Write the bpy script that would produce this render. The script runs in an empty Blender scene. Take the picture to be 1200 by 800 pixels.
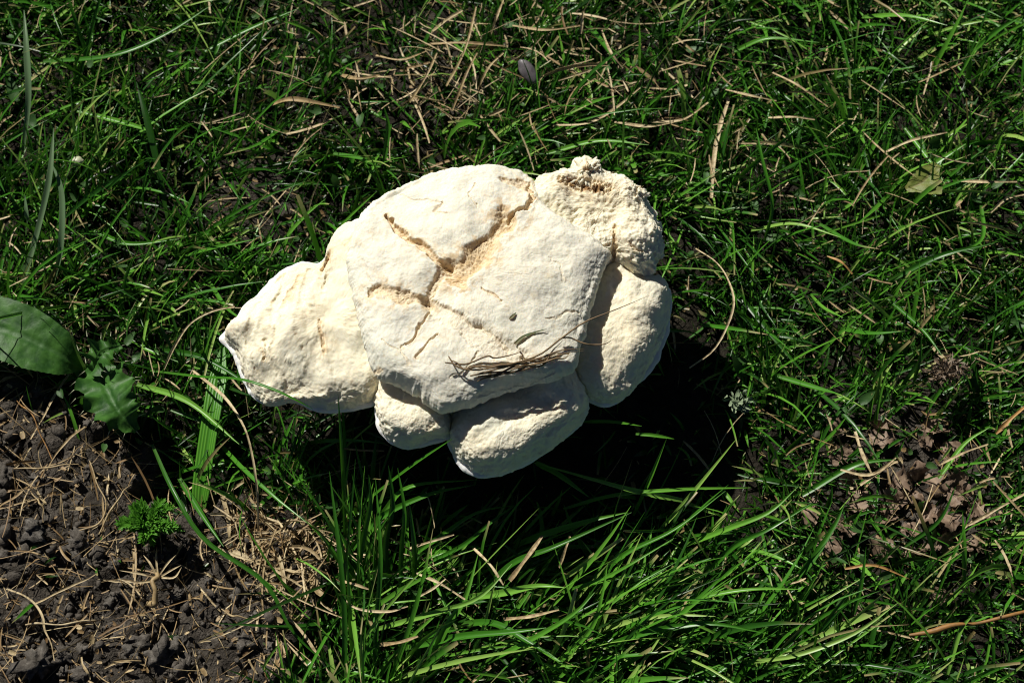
import bpy, math
import numpy as np

# ------------------------------------------------------------------ camera, sky, sun, exposure
scene = bpy.context.scene
COL = scene.collection
FOCAL, SENSOR = 60.0, 36.0
TILT = math.radians(25.0)
AIM = np.array([0.0, 0.0, 0.045])
DIST = 0.40 * FOCAL / SENSOR
CT, ST = math.cos(TILT), math.sin(TILT)
CAM = AIM + DIST * np.array([0.0, -ST, CT])

cam_data = bpy.data.cameras.new("camera")
cam_data.lens = FOCAL; cam_data.sensor_width = SENSOR
cam_data.clip_start = 0.01; cam_data.clip_end = 500.0
cam_data.dof.use_dof = True
cam_data.dof.focus_distance = DIST - 0.012
cam_data.dof.aperture_fstop = 20.0
cam = bpy.data.objects.new("camera", cam_data)
cam.location = CAM; cam.rotation_euler = (TILT, 0, 0)
COL.objects.link(cam); scene.camera = cam

SUN_ELEV = math.radians(44.0)
SUN_DIR = np.array([-0.62, 0.785])           # horizontal direction towards the sun
SUN_DIR = SUN_DIR / np.linalg.norm(SUN_DIR)
to_sun = np.array([SUN_DIR[0]*math.cos(SUN_ELEV), SUN_DIR[1]*math.cos(SUN_ELEV), math.sin(SUN_ELEV)])

world = bpy.data.worlds.new("World"); scene.world = world; world.use_nodes = True
wn = world.node_tree.nodes; wl = world.node_tree.links
bg = wn["Background"]; bg.inputs["Strength"].default_value = 0.05
sky = wn.new("ShaderNodeTexSky"); sky.sky_type = 'NISHITA'; sky.sun_disc = False
sky.sun_elevation = SUN_ELEV
sky.air_density = 0.28; sky.dust_density = 0.3; sky.altitude = 1500
sky.sun_rotation = math.atan2(SUN_DIR[0], SUN_DIR[1])
wl.new(sky.outputs[0], bg.inputs["Color"])

sun_data = bpy.data.lights.new("sun", 'SUN')
sun_data.energy = 5.0; sun_data.angle = math.radians(0.5); sun_data.color = (1.0, 0.955, 0.88)
sun = bpy.data.objects.new("sun", sun_data); COL.objects.link(sun)
from mathutils import Vector, Matrix
sun.rotation_euler = Vector(to_sun).to_track_quat('Z', 'Y').to_euler()
sun.location = (-0.5, 0.6, 1.0)

scene.view_settings.view_transform = 'Standard'
scene.view_settings.look = 'None'
scene.view_settings.exposure = 0.26
scene.view_settings.gamma = 1.0
scene.view_settings.use_curve_mapping = False
scene.cycles.filter_width = 1.1

# ------------------------------------------------------------------ helpers
rng = np.random.default_rng(7)

def P(px, py, z):
    """point at height z seen at photograph pixel (px, py) of 1200x800"""
    k = SENSOR / FOCAL / 1200.0
    a = (px - 600.0) * k; b = -(py - 400.0) * k
    d = np.array([a, b*CT + ST, b*ST - CT])
    s = (z - CAM[2]) / d[2]
    return CAM + d * s

def proj(x, y, z):
    X = x - CAM[0]; Y = y - CAM[1]; Z = z - CAM[2]
    yc = Y*CT + Z*ST; zc = -Y*ST + Z*CT
    k = SENSOR / FOCAL / 1200.0
    return 600 + X/(-zc)/k, 400 - yc/(-zc)/k

def hash3(ix, iy, iz, seed):
    h = (ix.astype(np.int64)*374761393 + iy.astype(np.int64)*668265263 + iz.astype(np.int64)*2147483647 + seed*974634777) & 0xffffffff
    h = ((h ^ (h >> 13)) * 1274126177) & 0xffffffff
    h = h ^ (h >> 16)
    return (h & 0xffffff) / float(0xffffff)

def vnoise(x, y, z=None, seed=0):
    if z is None: z = np.zeros_like(x)
    ix = np.floor(x); iy = np.floor(y); iz = np.floor(z)
    fx = x-ix; fy = y-iy; fz = z-iz
    fx = fx*fx*fx*(fx*(fx*6-15)+10); fy = fy*fy*fy*(fy*(fy*6-15)+10); fz = fz*fz*fz*(fz*(fz*6-15)+10)
    r = 0
    for a in (0, 1):
        for b in (0, 1):
            for c in (0, 1):
                w = (fx if a else 1-fx)*(fy if b else 1-fy)*(fz if c else 1-fz)
                r = r + w*hash3(ix+a, iy+b, iz+c, seed)
    return r*2-1

def fbm(x, y, z=None, oct=4, seed=0, gain=0.5):
    r = 0; a = 1.0; f = 1.0
    for o in range(oct):
        r = r + a*vnoise(x*f + 13.7*o, y*f - 7.1*o, None if z is None else z*f, seed+o)
        a *= gain; f *= 2.03
    return r

def catmull(pts, n):
    pts = np.asarray(pts, float)
    p = np.vstack([2*pts[0]-pts[1], pts, 2*pts[-1]-pts[-2]])
    m = len(pts)-1
    u = np.linspace(0, m, n); i = np.minimum(u.astype(int), m-1); t = (u-i)[:, None]
    p0, p1, p2, p3 = p[i], p[i+1], p[i+2], p[i+3]
    return 0.5*(2*p1 + (p2-p0)*t + (2*p0-5*p1+4*p2-p3)*t*t + (3*p1-p0-3*p2+p3)*t**3)

def catmull_closed(pts, n):
    pts = np.asarray(pts, float); m = len(pts)
    u = np.linspace(0, m, n, endpoint=False); i = u.astype(int); t = (u-i)[:, None]
    p0, p1, p2, p3 = pts[(i-1) % m], pts[i % m], pts[(i+1) % m], pts[(i+2) % m]
    return 0.5*(2*p1 + (p2-p0)*t + (2*p0-5*p1+4*p2-p3)*t*t + (3*p1-p0-3*p2+p3)*t**3)

def mesh_from(name, verts, quads, attrs=None, smooth=True, tris=None):
    me = bpy.data.meshes.new(name)
    verts = np.asarray(verts, np.float32).reshape(-1, 3)
    q = np.asarray(quads, np.int32).reshape(-1, 4)
    nt = 0 if tris is None else len(tris)
    me.vertices.add(len(verts)); me.vertices.foreach_set("co", verts.ravel())
    loops = q.ravel()
    starts = np.arange(len(q), dtype=np.int32)*4
    if nt:
        t = np.asarray(tris, np.int32)
        starts = np.concatenate([starts, len(loops) + np.arange(nt, dtype=np.int32)*3])
        loops = np.concatenate([loops, t.ravel()])
    me.loops.add(len(loops)); me.loops.foreach_set("vertex_index", loops.astype(np.int32))
    me.polygons.add(len(q)+nt); me.polygons.foreach_set("loop_start", starts.astype(np.int32))
    me.update(calc_edges=True); me.validate()
    if attrs:
        for k, v in attrs.items():
            a = me.attributes.new(k, 'FLOAT', 'POINT')
            a.data.foreach_set("value", np.asarray(v, np.float32).ravel())
    if smooth: me.polygons.foreach_set("use_smooth", np.ones(len(me.polygons), bool))
    return me

def link(name, me, mat, parent=None, loc=None):
    o = bpy.data.objects.new(name, me)
    if me is not None and mat is not None and len(me.materials) == 0: me.materials.append(mat)
    COL.objects.link(o)
    if parent is not None: o.parent = parent
    if loc is not None: o.location = loc
    return o

def tag(o, label=None, cat=None, group=None, kind=None):
    if label: o["label"] = label
    if cat: o["category"] = cat
    if group: o["group"] = group
    if kind: o["kind"] = kind
    return o

def grid_quads(nu, nv, off=0, wrap=False):
    """nu rows of nv verts"""
    i = np.arange(nu-1)[:, None]; j = np.arange(nv if wrap else nv-1)[None, :]
    j2 = (j+1) % nv
    a = i*nv+j; b = i*nv+j2; c = (i+1)*nv+j2; d = (i+1)*nv+j
    return np.stack([a, b, c, d], -1).reshape(-1, 4) + off

def smooth(a, b, x):
    t = np.clip((x-a)/(b-a), 0, 1); return t*t*(3-2*t)

def poly_dist(px, py, poly):
    """distance to a polyline, all in pixels"""
    d = np.full(px.shape, 1e9)
    for (x0, y0), (x1, y1) in zip(poly[:-1], poly[1:]):
        vx, vy = x1-x0, y1-y0
        t = np.clip(((px-x0)*vx + (py-y0)*vy)/(vx*vx+vy*vy+1e-9), 0, 1)
        d = np.minimum(d, np.hypot(px-x0-t*vx, py-y0-t*vy))
    return d

def in_poly(px, py, poly):
    r = np.zeros(px.shape, bool); n = len(poly)
    for i in range(n):
        x0, y0 = poly[i]; x1, y1 = poly[(i+1) % n]
        if y0 == y1: continue
        c = ((y0 > py) != (y1 > py)) & (px < (x1-x0)*(py-y0)/(y1-y0)+x0)
        r ^= c
    return r

import bmesh
def ico(sub):
    bm = bmesh.new(); bmesh.ops.create_icosphere(bm, subdivisions=sub, radius=1.0)
    bm.verts.ensure_lookup_table()
    V = np.array([v.co[:] for v in bm.verts]); F = np.array([[v.index for v in f.verts] for f in bm.faces]); bm.free()
    return V, F
IV1, IF1 = ico(1); IV2, IF2 = ico(3); IV3, IF3 = ico(5)
def lumpy(V, seed, amp=0.35, sc=1.6):
    n = fbm(V[:, 0]*sc+seed*3.1, V[:, 1]*sc, V[:, 2]*sc, oct=4, seed=seed, gain=0.55)
    return V*(1+amp*n)[:, None]


# ------------------------------------------------------------------ materials
class NT:
    def __init__(s, name):
        s.m = bpy.data.materials.new(name); s.m.use_nodes = True
        s.t = s.m.node_tree; s.n = s.t.nodes; s.l = s.t.links
        s.b = s.n["Principled BSDF"]; s.out = s.n["Material Output"]
    def new(s, t, **kw):
        n = s.n.new(t)
        for k, v in kw.items(): setattr(n, k, v)
        return n
    def attr(s, name):
        return s.new("ShaderNodeAttribute", attribute_name=name).outputs["Fac"]
    def noise(s, scale, detail=4, rough=0.55, coord=None):
        n = s.new("ShaderNodeTexNoise"); n.inputs["Scale"].default_value = scale
        n.inputs["Detail"].default_value = detail; n.inputs["Roughness"].default_value = rough
        if coord is None:
            coord = s.new("ShaderNodeNewGeometry").outputs["Position"]
        s.l.new(coord, n.inputs["Vector"])
        return n.outputs["Fac"]
    def ramp(s, fac, stops):
        r = s.new("ShaderNodeValToRGB"); s.l.new(fac, r.inputs[0])
        e = r.color_ramp.elements
        while len(e) < len(stops): e.new(0.5)
        for i, (p, c) in enumerate(stops):
            e[i].position = p; e[i].color = (*c, 1) if len(c) == 3 else c
        return r.outputs[0]
    def mix(s, fac, a, b, mode='MIX'):
        n = s.new("ShaderNodeMix", data_type='RGBA', blend_type=mode)
        for sock, v in ((n.inputs[0], fac), (n.inputs[6], a), (n.inputs[7], b)):
            if isinstance(v, (int, float)): sock.default_value = v
            elif isinstance(v, tuple): sock.default_value = (*v, 1)
            else: s.l.new(v, sock)
        return n.outputs[2]
    def math(s, op, a, b=None):
        n = s.new("ShaderNodeMath", operation=op)
        for i, v in enumerate((a, b)):
            if v is None: continue
            if isinstance(v, (int, float)): n.inputs[i].default_value = v
            else: s.l.new(v, n.inputs[i])
        return n.outputs[0]
    def bump(s, h, strength, dist):
        n = s.new("ShaderNodeBump"); n.inputs["Strength"].default_value = strength
        n.inputs["Distance"].default_value = dist
        s.l.new(h, n.inputs["Height"]); s.l.new(n.outputs[0], s.b.inputs["Normal"])
        return n.outputs[0]
    def col(s, c): s.l.new(c, s.b.inputs["Base Color"])
    def translucent(s, col, fac, normal=None):
        tr = s.new("ShaderNodeBsdfTranslucent")
        s.l.new(col, tr.inputs["Color"])
        mx = s.new("ShaderNodeMixShader"); mx.inputs[0].default_value = fac
        s.l.new(s.b.outputs[0], mx.inputs[1]); s.l.new(tr.outputs[0], mx.inputs[2])
        s.l.new(mx.outputs[0], s.out.inputs["Surface"])

def fungus_mat(name, ca, cb, cc):
    m = NT(name)
    n1 = m.noise(60, 5, 0.6); n2 = m.noise(320, 5, 0.65); n3 = m.noise(1500, 3, 0.7); n4 = m.noise(22, 3, 0.5)
    c = m.mix(m.ramp(n1, [(0.35, (0, 0, 0)), (0.65, (1, 1, 1))]), ca, cb)
    c = m.mix(m.ramp(n4, [(0.50, (0, 0, 0)), (0.75, (0.75, 0.75, 0.75))]), c, cc)
    gp = m.ramp(m.noise(34, 6, 0.62), [(0.48, (0, 0, 0)), (0.66, (0.55, 0.55, 0.55))])
    c = m.mix(gp, c, (0.56, 0.575, 0.48))
    # faint ochre flecks
    fl = m.ramp(n2, [(0.57, (0, 0, 0)), (0.72, (0.6, 0.6, 0.6))])
    c = m.mix(fl, c, (0.60, 0.50, 0.33))
    tb = m.math('MULTIPLY', m.ramp(m.noise(48, 5, 0.7), [(0.56, (0, 0, 0)), (0.70, (1, 1, 1))]), m.ramp(n2, [(0.42, (0, 0, 0)), (0.60, (0.6, 0.6, 0.6))]))
    c = m.mix(tb, c, (0.62, 0.51, 0.33))
    # torn flesh inside the cracks
    fc = m.mix(m.ramp(n2, [(0.36, (0, 0, 0)), (0.62, (1, 1, 1))]), (0.55, 0.385, 0.19), (0.73, 0.59, 0.39))
    c = m.mix(m.attr("crack"), c, fc)
    c = m.mix(m.attr("burn"), c, m.mix(m.ramp(n2, [(0.4, (0, 0, 0)), (0.6, (1, 1, 1))]), (0.10, 0.05, 0.02), (0.45, 0.27, 0.12)))
    c = m.mix(m.attr("rim"), c, (0.75, 0.74, 0.70))
    m.col(c)
    m.b.inputs["Roughness"].default_value = 0.85
    m.b.inputs["Specular IOR Level"].default_value = 0.2
    m.b.inputs["Subsurface Weight"].default_value = 0.25
    m.b.inputs["Subsurface Radius"].default_value = (1.0, 0.72, 0.42)
    m.b.inputs["Subsurface Scale"].default_value = 0.004
    h = m.math('ADD', m.math('MULTIPLY', n3, 0.6), m.math('MULTIPLY', n2, 1.0))
    m.bump(h, 0.5, 0.00030)
    return m.m

M_CAP = fungus_mat("cap_skin", (0.71, 0.685, 0.575), (0.765, 0.73, 0.595), (0.64, 0.64, 0.56))
M_LOBE = fungus_mat("lobe_flesh", (0.785, 0.715, 0.525), (0.775, 0.73, 0.57), (0.75, 0.665, 0.465))

def leaf_mat(name, stops, drystops=None, trans=0.20, rough=0.33, spec=0.28):
    m = NT(name)
    tint = m.attr("tint"); t = m.attr("along")
    c = m.ramp(tint, stops)
    n = m.noise(900, 2)
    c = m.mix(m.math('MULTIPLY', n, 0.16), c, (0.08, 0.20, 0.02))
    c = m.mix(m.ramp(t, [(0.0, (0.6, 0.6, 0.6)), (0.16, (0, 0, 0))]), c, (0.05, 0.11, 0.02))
    if drystops:
        dr = m.ramp(tint, drystops)
        c = m.mix(m.math('MULTIPLY', m.attr("tip"), 1.0), c, dr)
    m.col(c)
    m.b.inputs["Roughness"].default_value = rough
    m.b.inputs["Specular IOR Level"].default_value = spec
    tc = m.mix(0.5, c, (0.07, 0.23, 0.012))
    m.translucent(tc, trans)
    return m.m

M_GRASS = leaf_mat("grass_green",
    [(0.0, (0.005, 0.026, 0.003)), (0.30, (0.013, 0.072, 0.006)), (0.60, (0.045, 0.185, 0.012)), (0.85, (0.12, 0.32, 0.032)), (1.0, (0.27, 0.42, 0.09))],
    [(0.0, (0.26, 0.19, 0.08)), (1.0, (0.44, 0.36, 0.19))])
M_BLUEGRASS = leaf_mat("grass_blue_green",
    [(0.0, (0.08, 0.15, 0.07)), (1.0, (0.15, 0.22, 0.12))], trans=0.2)

def straw_mat(name, stops, trans=0.15):
    m = NT(name)
    c = m.ramp(m.attr("tint"), stops)
    n = m.noise(500, 4)
    c = m.mix(m.ramp(n, [(0.42, (0, 0, 0)), (0.66, (0.75, 0.75, 0.75))]), c, (0.17, 0.105, 0.045))
    m.col(c)
    m.b.inputs["Roughness"].default_value = 0.55
    m.b.inputs["Specular IOR Level"].default_value = 0.35
    m.translucent(c, trans)
    return m.m

M_STRAW = straw_mat("dry_straw", [(0.0, (0.17, 0.10, 0.04)), (0.3, (0.30, 0.20, 0.085)), (0.65, (0.46, 0.36, 0.19)), (1.0, (0.60, 0.50, 0.30))])
M_RUST = straw_mat("rusty_straw", [(0.0, (0.26, 0.12, 0.03)), (1.0, (0.45, 0.25, 0.08))])
M_FADED2 = straw_mat("olive_scrap", [(0.0, (0.05, 0.085, 0.03)), (1.0, (0.10, 0.125, 0.05))])
M_BROWN = straw_mat("brown_wisp", [(0.0, (0.10, 0.06, 0.03)), (1.0, (0.26, 0.185, 0.10))], 0.08)

def soil_mat():
    m = NT("soil")
    n1 = m.noise(130, 6, 0.65); n2 = m.noise(700, 4, 0.6); n3 = m.noise(25, 3)
    c = m.ramp(n1, [(0.3, (0.022, 0.018, 0.014)), (0.5, (0.058, 0.050, 0.040)), (0.7, (0.125, 0.11, 0.092))])
    c = m.mix(m.ramp(n2, [(0.62, (0, 0, 0)), (0.75, (0.6, 0.6, 0.6))]), c, (0.13, 0.10, 0.07))
    c = m.mix(m.math('MULTIPLY', m.attr('lawn_shade'), 0.85), c, m.ramp(n1, [(0.3, (0.006, 0.005, 0.003)), (0.7, (0.020, 0.017, 0.010))]))  # soil under the lawn painted near black as shade between the blades
    c = m.mix(m.math('MULTIPLY', m.attr('turf'), 0.8), c, m.ramp(n2, [(0.35, (0.012, 0.035, 0.006)), (0.65, (0.05, 0.10, 0.02))]))
    m.col(c); m.b.inputs["Roughness"].default_value = 0.9
    m.b.inputs["Specular IOR Level"].default_value = 0.15
    m.bump(m.math('ADD', n1, m.math('MULTIPLY', n2, 0.6)), 1.0, 0.0035)
    return m.m
M_SOIL = soil_mat()

def clod_mat():
    m = NT("soil_clod")
    oi = m.new("ShaderNodeObjectInfo").outputs["Random"]
    n1 = m.noise(350, 6, 0.7); n2 = m.noise(1600, 3, 0.6)
    c = m.ramp(n1, [(0.3, (0.028, 0.024, 0.019)), (0.52, (0.092, 0.083, 0.070)), (0.72, (0.21, 0.195, 0.17))])
    c = m.mix(m.math('MULTIPLY', oi, 0.5), c, (0.050, 0.038, 0.026))
    m.col(c); m.b.inputs["Roughness"].default_value = 0.8
    m.b.inputs["Specular IOR Level"].default_value = 0.3
    m.bump(m.math('ADD', n1, m.math('MULTIPLY', n2, 0.4)), 0.8, 0.0012)
    return m.m
M_CLOD = clod_mat()

def broadleaf_mat(name, ca, cb, vein, trans=0.18, rough=0.5, spec=0.35):
    m = NT(name)
    n1 = m.noise(180, 5, 0.6); n2 = m.noise(900, 3, 0.6)
    c = m.mix(m.ramp(n1, [(0.35, (0, 0, 0)), (0.68, (1, 1, 1))]), ca, cb)
    c = m.mix(m.attr("vein"), c, vein)
    c = m.mix(m.ramp(n2, [(0.68, (0, 0, 0)), (0.74, (0.5, 0.5, 0.5))]), c, (0.12, 0.15, 0.08))
    m.col(c); m.b.inputs["Roughness"].default_value = rough
    m.b.inputs["Specular IOR Level"].default_value = spec
    m.bump(n1, 0.4, 0.001)
    m.translucent(c, trans)
    return m.m
M_THISTLE = broadleaf_mat("thistle_leaf", (0.014, 0.062, 0.008), (0.060, 0.165, 0.025), (0.05, 0.13, 0.03), spec=0.22)
M_WEED = broadleaf_mat("weed_leaf", (0.030, 0.085, 0.018), (0.055, 0.13, 0.03), (0.07, 0.14, 0.04), 0.25)
M_FADED = broadleaf_mat("faded_leaf", (0.14, 0.20, 0.035), (0.20, 0.21, 0.05), (0.22, 0.20, 0.08), 0.25)
M_FERN = broadleaf_mat("feathery_green", (0.075, 0.25, 0.018), (0.12, 0.33, 0.03), (0.05, 0.15, 0.02), 0.35, 0.5)
M_LITTER = broadleaf_mat("leaf_litter", (0.12, 0.078, 0.052), (0.26, 0.185, 0.125), (0.25, 0.18, 0.12), 0.08, 0.6)

def plain_mat(name, ca, cb, scale, rough, bump=0.3):
    m = NT(name); n = m.noise(scale, 5, 0.6)
    m.col(m.mix(m.ramp(n, [(0.35, (0, 0, 0)), (0.65, (1, 1, 1))]), ca, cb))
    m.b.inputs["Roughness"].default_value = rough
    m.bump(n, bump, 0.0006)
    return m.m
M_SHELL = plain_mat("grey_husk", (0.075, 0.065, 0.07), (0.13, 0.12, 0.125), 300, 0.45)
M_FLUFF = plain_mat("grey_fluff", (0.10, 0.08, 0.065), (0.22, 0.185, 0.15), 700, 0.9, 0.9)
M_LITTERF = straw_mat("grey_fibres", [(0.0, (0.10, 0.075, 0.055)), (1.0, (0.26, 0.21, 0.16))], 0.08)
M_LICHEN = plain_mat("pale_lichen", (0.12, 0.17, 0.09), (0.24, 0.30, 0.18), 500, 0.8, 0.8)
M_SPINE = plain_mat("thistle_spine", (0.35, 0.38, 0.24), (0.45, 0.46, 0.30), 500, 0.4)

# ------------------------------------------------------------------ where things grow (in ground space, read from pixels)
SOIL_POLY = [(-900, 430), (0, 432), (60, 455), (110, 490), (165, 535), (205, 585), (250, 592), (330, 590), (388, 615), (392, 680), (362, 720), (350, 760), (330, 900), (250, 1200), (-900, 1200)]
def masks(x, y):
    px, py = proj(x, y, np.zeros_like(x))
    jx = px + 22*fbm(x*60, y*60, oct=3, seed=50); jy = py + 22*fbm(x*60+9, y*60+4, oct=3, seed=51)
    d = poly_dist(jx, jy, SOIL_POLY)
    ins = in_poly(jx, jy, SOIL_POLY)
    soil = np.where(ins, smooth(-20, 25, d), smooth(20, -25, d)*0.5)
    bare = np.exp(-(((jx-1075)/125)**2 + ((jy-562)/100)**2)**1.5)
    bare = np.maximum(bare, 0.75*np.exp(-(((jx-530)/90)**2 + ((jy-80)/65)**2)**1.5))
    bare = np.maximum(bare, 0.6*np.exp(-(((jx-300)/60)**2 + ((jy-220)/60)**2)**1.5))
    shade = np.maximum(np.exp(-(((jx-672)/205)**2 + ((jy-550)/92)**2)**2), np.exp(-(((jx-800)/60)**2 + ((jy-440)/120)**2)**2))
    return px, py, soil, bare, shade

def ground_z(x, y):
    x = np.asarray(x, float); y = np.asarray(y, float)
    px, py, soil, bare, shade = masks(x, y)
    z = 0.0035*fbm(x*14, y*14, oct=3, seed=3)
    lump = 0.0021*fbm(x*190, y*190, oct=4, seed=9, gain=0.55)
    z = z + lump*(0.45+1.1*soil) + 0.008*soil + 0.003*bare
    far = np.hypot(x, y)
    return z*smooth(6.0, 0.8, far) - 0.006

# ------------------------------------------------------------------ ground
near = np.arange(-0.34, 0.3401, 0.0025)
tail = 0.34 + np.cumsum(0.0028*1.16**np.arange(60)); tail = tail[tail < 90]
ax = np.concatenate([-tail[::-1], near, tail])
gx, gy = np.meshgrid(ax, ax)
gz = ground_z(gx.ravel(), gy.ravel())
_mk = masks(gx.ravel(), gy.ravel())
me = mesh_from("ground", np.stack([gx.ravel(), gy.ravel(), gz], -1), grid_quads(len(ax), len(ax)), {"lawn_shade": 1-np.clip(_mk[2]*1.2 + _mk[3], 0, 1), "turf": smooth(0.35, 0.9, np.hypot(gx.ravel(), gy.ravel()))*(1-np.clip(_mk[2], 0, 1))})
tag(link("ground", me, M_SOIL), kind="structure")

# ------------------------------------------------------------------ mushroom
def shell_mesh(name, outline, zr, H, p, centre, cracks=(), N=720, NR=120, lip=0.95, roll=0.004, under=0.35,
               slope=(0.0, 0.0), rough=0.0006, lumps=0.0012, seed=0, ragged=0.012, rimwhite=1.0, burns=(), bumps=(), flank=0.8):
    out = catmull_closed(outline, 1600)
    c = P(*centre, zr)
    W = np.array([P(a, b, zr) for a, b in out])
    for _ in range(2):
        zz = zr + slope[0]*(W[:, 0]-c[0]) + slope[1]*(W[:, 1]-c[1])
        W = np.array([P(a, b, q) for (a, b), q in zip(out, zz)])
    dx, dy = W[:, 0]-c[0], W[:, 1]-c[1]
    th = np.arctan2(dy, dx); r = np.hypot(dx, dy); o = np.argsort(th); th, r = th[o], r[o]
    ang = np.linspace(-math.pi, math.pi, N, endpoint=False)
    R = np.interp(ang, np.r_[th-2*math.pi, th, th+2*math.pi], np.r_[r, r, r])
    cx, cy = np.cos(ang), np.sin(ang)
    rg = fbm(cx*R*220, cy*R*220, oct=4, seed=seed+5, gain=0.65)
    # profile: top rings, rolled margin, underside
    rho = np.sin(np.linspace(0, math.pi/2, NR))**0.95
    rag = lambda q: 1+ragged*rg[None, :]*smooth(0.90, 1.0, q)
    rows_r = [rho[:, None]*R[None, :]*rag(rho[:, None])]
    top = zr + H*np.sqrt(np.maximum(1-rho**p, 0))
    rows_z = [np.repeat(top[:, None], N, 1)]
    k = np.linspace(0, math.pi/2, 9)[1:]
    thick = roll*(1+0.5*fbm(cx*3, cy*3, oct=2, seed=seed+8))
    rows_r.append(R[None, :]*(1+ragged*rg[None, :]) - (1-np.cos(k))[:, None]*thick[None, :])
    rows_z.append(zr - np.sin(k)[:, None]*thick[None, :])
    u = np.linspace(0.90, under, 14)
    rows_r.append(u[:, None]*R[None, :]*rag(u[:, None]))
    rows_z.append(np.repeat((zr - roll*1.5 - 0.010*(1-u)**0.7)[:, None], N, 1))
    rr = np.vstack(rows_r); zz = np.vstack(rows_z)
    x = c[0] + rr*cx[None, :]; y = c[1] + rr*cy[None, :]
    zz = zz + slope[0]*(x-c[0]) + slope[1]*(y-c[1])
    frac = np.clip(rr/R[None, :], 0, 1)
    rowi = np.arange(rr.shape[0])[:, None]
    istop = (rowi < NR)*np.ones_like(rr)
    edge = smooth(1.0, 0.93, frac)
    px, py = proj(x, y, zz)
    # surface relief
    n_l = fbm(x*45, y*45, oct=3, seed=seed+20)
    n_m = fbm(x*190, y*190, zz*190, oct=3, seed=seed+30, gain=0.6)
    n_f = fbm(x*750, y*750, zz*750, oct=3, seed=seed+40, gain=0.6)
    n_r = 1-np.abs(fbm(x*110+3, y*110, oct=3, seed=seed+60))*1.6
    relief = lumps*n_l*edge + rough*n_m + rough*0.45*n_f - rough*0.9*np.clip(n_r-0.82, 0, 1)*2.5
    zz = zz + relief*np.where(istop > 0, 0.35+0.65*edge, 0.5)
    fl = flank*smooth(0.75, 0.97, frac)*(rough*2.2*n_m + rough*0.8*n_f + lumps*0.5*fbm(x*70, y*70, zz*70, oct=2, seed=seed+33))
    x = x + fl*cx[None, :]; y = y + fl*cy[None, :]
    crack = np.zeros_like(rr); burn = np.zeros_like(rr)
    jx = px + 4.0*fbm(x*110, y*110, oct=2, seed=seed+70) + 1.5*fbm(x*330, y*330, oct=4, seed=seed+72, gain=0.6); jy = py + 4.0*fbm(x*110+5, y*110, oct=2, seed=seed+71) + 1.5*fbm(x*330+5, y*330, oct=4, seed=seed+73, gain=0.6)
    # the cap surface bulges up in front of an edge
    for (bx, by, bw, bh) in bumps:
        g = np.exp(-(((jx-bx)/bw)**2 + ((jy-by)/bw)**2)); zz = zz + bh*g*istop
    for (poly, w, depth, colr) in cracks:
        d = poly_dist(jx, jy, poly)
        wv = w*(1+0.45*vnoise(x*90, y*90, seed=seed+80))
        g = smooth(1.0, 0.35, d/np.maximum(wv, 0.4))
        zz = zz - (0.0009*min(1.0, depth/0.003))*np.exp(-(d/(2.2*w+9))**2)*istop
        zz = zz - 0.42*depth*g*istop*(1+0.35*n_m) + (rough*1.6*n_f + rough*1.2*n_m)*g*istop*min(1.0, w/6)*min(1.0, colr*1.5)
        zz = zz + 0.12*depth*np.exp(-((d-wv*1.3)/(0.6*w))**2)*istop*0.5
        stain = smooth(1.05, 0.6, d/np.maximum(wv, 0.4)) + 0.8*smooth(2.6, 0.9, d/np.maximum(wv, 0.4))*smooth(0.0, 0.5, fbm(x*420, y*420, oct=3, seed=seed+85, gain=0.6))
        crack = np.maximum(crack, colr*np.clip(stain, 0, 1)*istop)
    for (bx, by, bw) in burns:
        g = np.exp(-(((jx-bx)/bw)**2 + ((jy-by)/(bw*0.6))**2)*1.2); burn = np.maximum(burn, smooth(0.35, 0.8, g)*istop)
        zz = zz - 0.0006*g*istop
    rim = rimwhite*(0.35+0.65*smooth(-0.3, 0.4, fbm(x*60, y*60, oct=2, seed=seed+88)))*np.where(istop > 0, smooth(0.992, 1.0, frac)*0.5, 1.0)
    v = np.stack([x, y, zz], -1)
    nrow = rr.shape[0]
    q = grid_quads(nrow, N, wrap=True)
    return mesh_from(name, v, q[:, ::1], {"crack": crack.ravel(), "burn": burn.ravel(), "rim": rim.ravel()})

base = P(600, 430, 0.0)
mush = bpy.data.objects.new("mushroom", None); COL.objects.link(mush)
mush.location = (base[0], base[1], 0.0); mush.empty_display_size = 0.02
tag(mush, "large cream white cracked mushroom with spreading lobes, standing in the grass", "mushroom")
def mpart(name, me, mat, label=None):
    me.transform(Matrix.Translation((-base[0], -base[1], 0)))
    o = link(name, me, mat, mush)
    if label: o["label"] = label
    return o

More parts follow.
